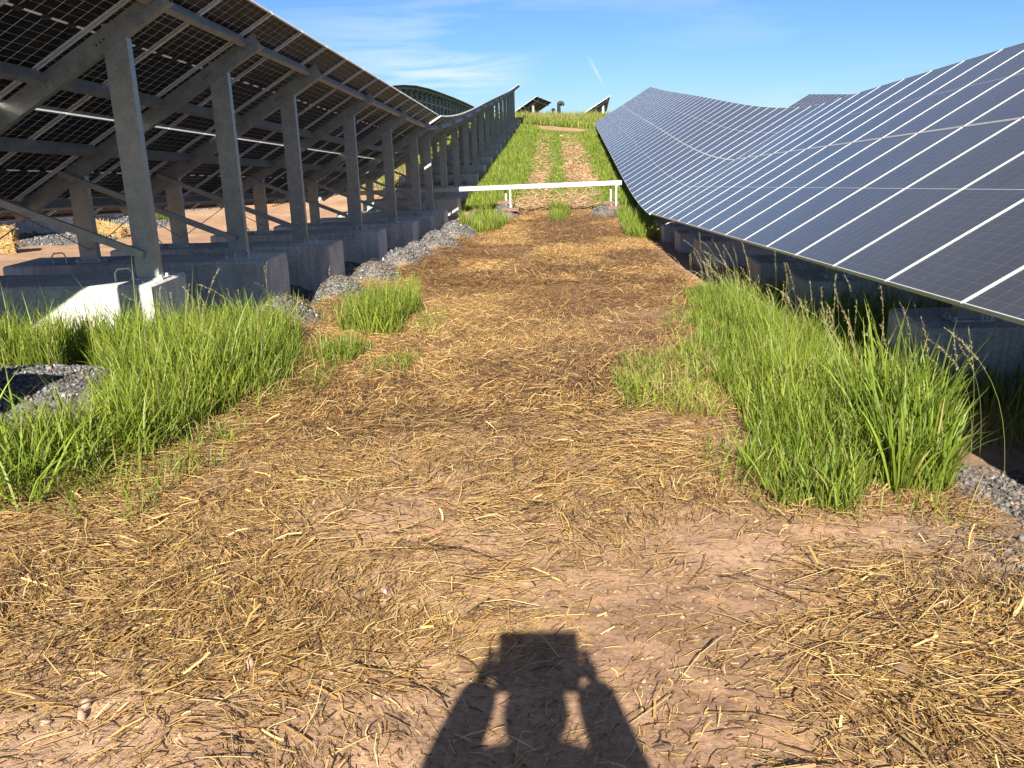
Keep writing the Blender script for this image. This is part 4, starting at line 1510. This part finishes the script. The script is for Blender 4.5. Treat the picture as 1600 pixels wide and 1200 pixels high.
# small loose grit
n = 15000
x, y = rng.uniform(-2.6, 1.9, n), 1.6 + 7 * rng.random(n) ** 1.5
k = rng.random(n) < 0.25 + 0.75 * sstep(0.42, 0.6, fbm(x, y, 2.6, 3, 131))
x, y = x[k], y[k]
n = len(x)
r = 0.0016 + 0.008 * rng.random(n) ** 5
grass_obj("loose_grit", "small loose stones and clods scattered on the dirt", [
    stones(x, y, r * (0.8 + y / 12), rng.uniform(0.75, 1.15, (n, 1)) * np.array([[0.31, 0.195, 0.125]]), 0.05, (ICO_V, ICO_F), 0.36)], M_STONE)


# ------------------------------------------------------------------ the photographer (stands behind the camera, holds a tablet; only the shadow is seen)
def skin_body(name, joints, edges, material, parent, org, root=0, levels=2):
    me_ = bpy.data.meshes.new(name)
    me_.from_pydata([tuple(np.array(j[0]) - org) for j in joints], edges, [])
    o = link(name, me_, parent)
    o.modifiers.new("skin", 'SKIN')
    sv = me_.skin_vertices[0].data
    for i, j in enumerate(joints):
        r = j[1]
        sv[i].radius = r if hasattr(r, '__len__') else (r, r)
        sv[i].use_root = (i == root)
    s_ = o.modifiers.new("sub", 'SUBSURF')
    s_.levels = s_.render_levels = levels
    me_.materials.append(material)
    return o


M_CLOTH, _nt, _b = mat("navy_work_clothes")
_nt.links.new(ramp(_nt, noise(_nt, 30, 3, 0.6, objvec(_nt)), [(0.3, (0.03, 0.04, 0.07)), (0.7, (0.05, 0.06, 0.10))]), _b.inputs["Base Color"])
_b.inputs["Roughness"].default_value = 0.9
M_SKIN, _nt, _b = mat("skin")
_b.inputs["Base Color"].default_value = (0.52, 0.32, 0.24, 1)
_b.inputs["Roughness"].default_value = 0.55
M_HAIR, _nt, _b = mat("short_hair")
_b.inputs["Base Color"].default_value = (0.05, 0.035, 0.025, 1)


def photographer():
    bx, by = -0.045, -0.42
    gz = float(zg(bx, by))
    root = empty("person", (bx, by, gz))
    tag(root, "person holding up a tablet, whose shadow falls on the path in front", "person")
    gz -= 0.0
    org = np.array([bx, by, gz])
    hz = gz + 1.44 + 0.04
    j, e = [], []

    def J(p, r, par=None):
        j.append((p, r))
        if par is not None:
            e.append((par, len(j) - 1))
        return len(j) - 1

    pel = J((bx, by, gz + 0.84), (0.155, 0.115))
    wa = J((bx, by + 0.01, gz + 0.97), (0.145, 0.11), pel)
    ch = J((bx, by + 0.0, gz + 1.09), (0.165, 0.12), wa)
    ub = J((bx, by - 0.01, gz + 1.195), (0.14, 0.09), ch)
    nk = J((bx, by + 0.0, gz + 1.265), 0.108, ub)
    for s in (-1, 1):
        sh = J((bx + s * 0.19, by - 0.01, gz + 1.200), 0.09, ub)
        el = J((bx + s * 0.278, by + 0.10, gz + 1.01), 0.074, sh)
        J((bx + s * 0.212, by + 0.21, gz + 1.135), 0.072, el)
        J((bx + s * 0.148, by + 0.325, gz + 1.285), 0.058, len(j) - 1)
        hp = J((bx + s * 0.10, by, gz + 0.78), 0.095, pel)
        kn = J((bx + s * 0.11, by + 0.09, gz + 0.44), 0.062, hp)
        an = J((bx + s * 0.12, by - 0.01, gz + 0.09), 0.045, kn)
        J((bx + s * 0.13, by + 0.13, gz + 0.035), (0.042, 0.03), an)
    skin_body("clothed_body", j, e, M_CLOTH, root, org)
    # head
    bm = bmesh.new()
    bmesh.ops.create_uvsphere(bm, u_segments=24, v_segments=16, radius=1)
    for v_ in bm.verts:
        c = v_.co
        w = 1 - 0.16 * max(0, -c.z)
        v_.co = Vector((c.x * 0.082 * w, c.y * 0.092 * w + (0.012 if c.z < -0.3 and c.y > 0 else 0), c.z * 0.115))
        if abs(c.x) < 0.22 and c.y > 0.8 and -0.35 < c.z < 0.15:
            v_.co.y += 0.020 * (1 - abs(c.x) / 0.22)
        if 0.2 < abs(c.x) < 0.55 and c.y > 0.6 and 0.0 < c.z < 0.25:
            v_.co.y -= 0.007
    me_ = bpy.data.meshes.new("head")
    bm.to_mesh(me_)
    bm.free()
    me_.materials.append(M_SKIN)
    me_.polygons.foreach_set("use_smooth", np.ones(len(me_.polygons), bool))
    hc = np.array([bx, by + 0.06, gz + 1.35])
    hd = link("head", me_, root, Matrix.Translation(Vector(hc - org)))
    m = MB()
    for s in (-1, 1):
        m = MB()
        m.tube([(s * 0.070, -0.004, -0.028), (s * 0.080, -0.010, 0.0), (s * 0.072, -0.004, 0.028)], [0.008, 0.013, 0.008], 8)
        link("ear", m.mesh("ear", M_SKIN), hd)
    bm = bmesh.new()
    bmesh.ops.create_uvsphere(bm, u_segments=20, v_segments=14, radius=1)
    kill = [v_ for v_ in bm.verts if v_.co.z < -0.25 or (v_.co.y > 0.45 and v_.co.z < 0.45)]
    bmesh.ops.delete(bm, geom=kill, context='VERTS')
    for v_ in bm.verts:
        v_.co = Vector((v_.co.x * 0.089, v_.co.y * 0.098, v_.co.z * 0.123))
    me_ = bpy.data.meshes.new("hair")
    bm.to_mesh(me_)
    bm.free()
    me_.materials.append(M_HAIR)
    link("hair", me_, hd)
    # hands: a palm and five fingers each, closed on the sides of the tablet
    for s in (-1, 1):
        j, e = [], []
        wr = np.array([bx + s * 0.158, by + 0.325, gz + 1.295])
        tx = s * 0.124
        J(wr, 0.026)
        J(np.array([tx * 1.10 + bx + s * 0.012, -0.052, -0.115]), (0.036, 0.018), 0)
        J(np.array([tx * 1.02 + bx + s * 0.012, -0.040, -0.085]), (0.034, 0.015), 1)
        for k in range(4):
            b0 = np.array([tx + bx + s * 0.026, -0.030, -0.130 + 0.021 * k])
            L = (0.9, 1.05, 1.1, 0.95)[k]
            a = J(b0, 0.0088, 2 if k > 1 else 1)
            a = J(b0 + L * np.array([s * 0.004, 0.020, 0.002]), 0.0082, a)
            J(b0 + L * np.array([-s * 0.030, 0.016, 0.004]), 0.0070, a)
        t0 = J(np.array([tx + bx + s * 0.004, -0.052, -0.090]), 0.010, 1)
        t1 = J(np.array([tx + bx - s * 0.016, -0.046, -0.070]), 0.0095, t0)
        J(np.array([tx + bx - s * 0.034, -0.042, -0.056]), 0.008, t1)
        skin_body("hand", j, e, M_SKIN, root, org, 0, 1)
    # the tablet is held, so it is a thing of its own; its lens sits right behind the camera
    tb = empty("tablet", (-0.045, -0.022, -0.075))
    tag(tb, "dark tablet held upright in both hands behind the lens", "tablet")
    m = MB()
    m.abox((-0.124, -0.0045, -0.112), (0.124, 0.0035, 0.088))
    link("tablet_body", m.mesh("tablet_body", M_BLACK, bevel=0.003), tb)
    m = MB()
    m.abox((-0.115, -0.0055, -0.102), (0.115, -0.0047, 0.080))
    link("screen", m.mesh("screen", M_BOLT), tb)
    m = MB()
    m.tube([(0.045, 0.0034, 0.075), (0.045, 0.006, 0.075)], 0.006, 12)
    link("lens_ring", m.mesh("lens_ring", M_STEEL), tb)


photographer()
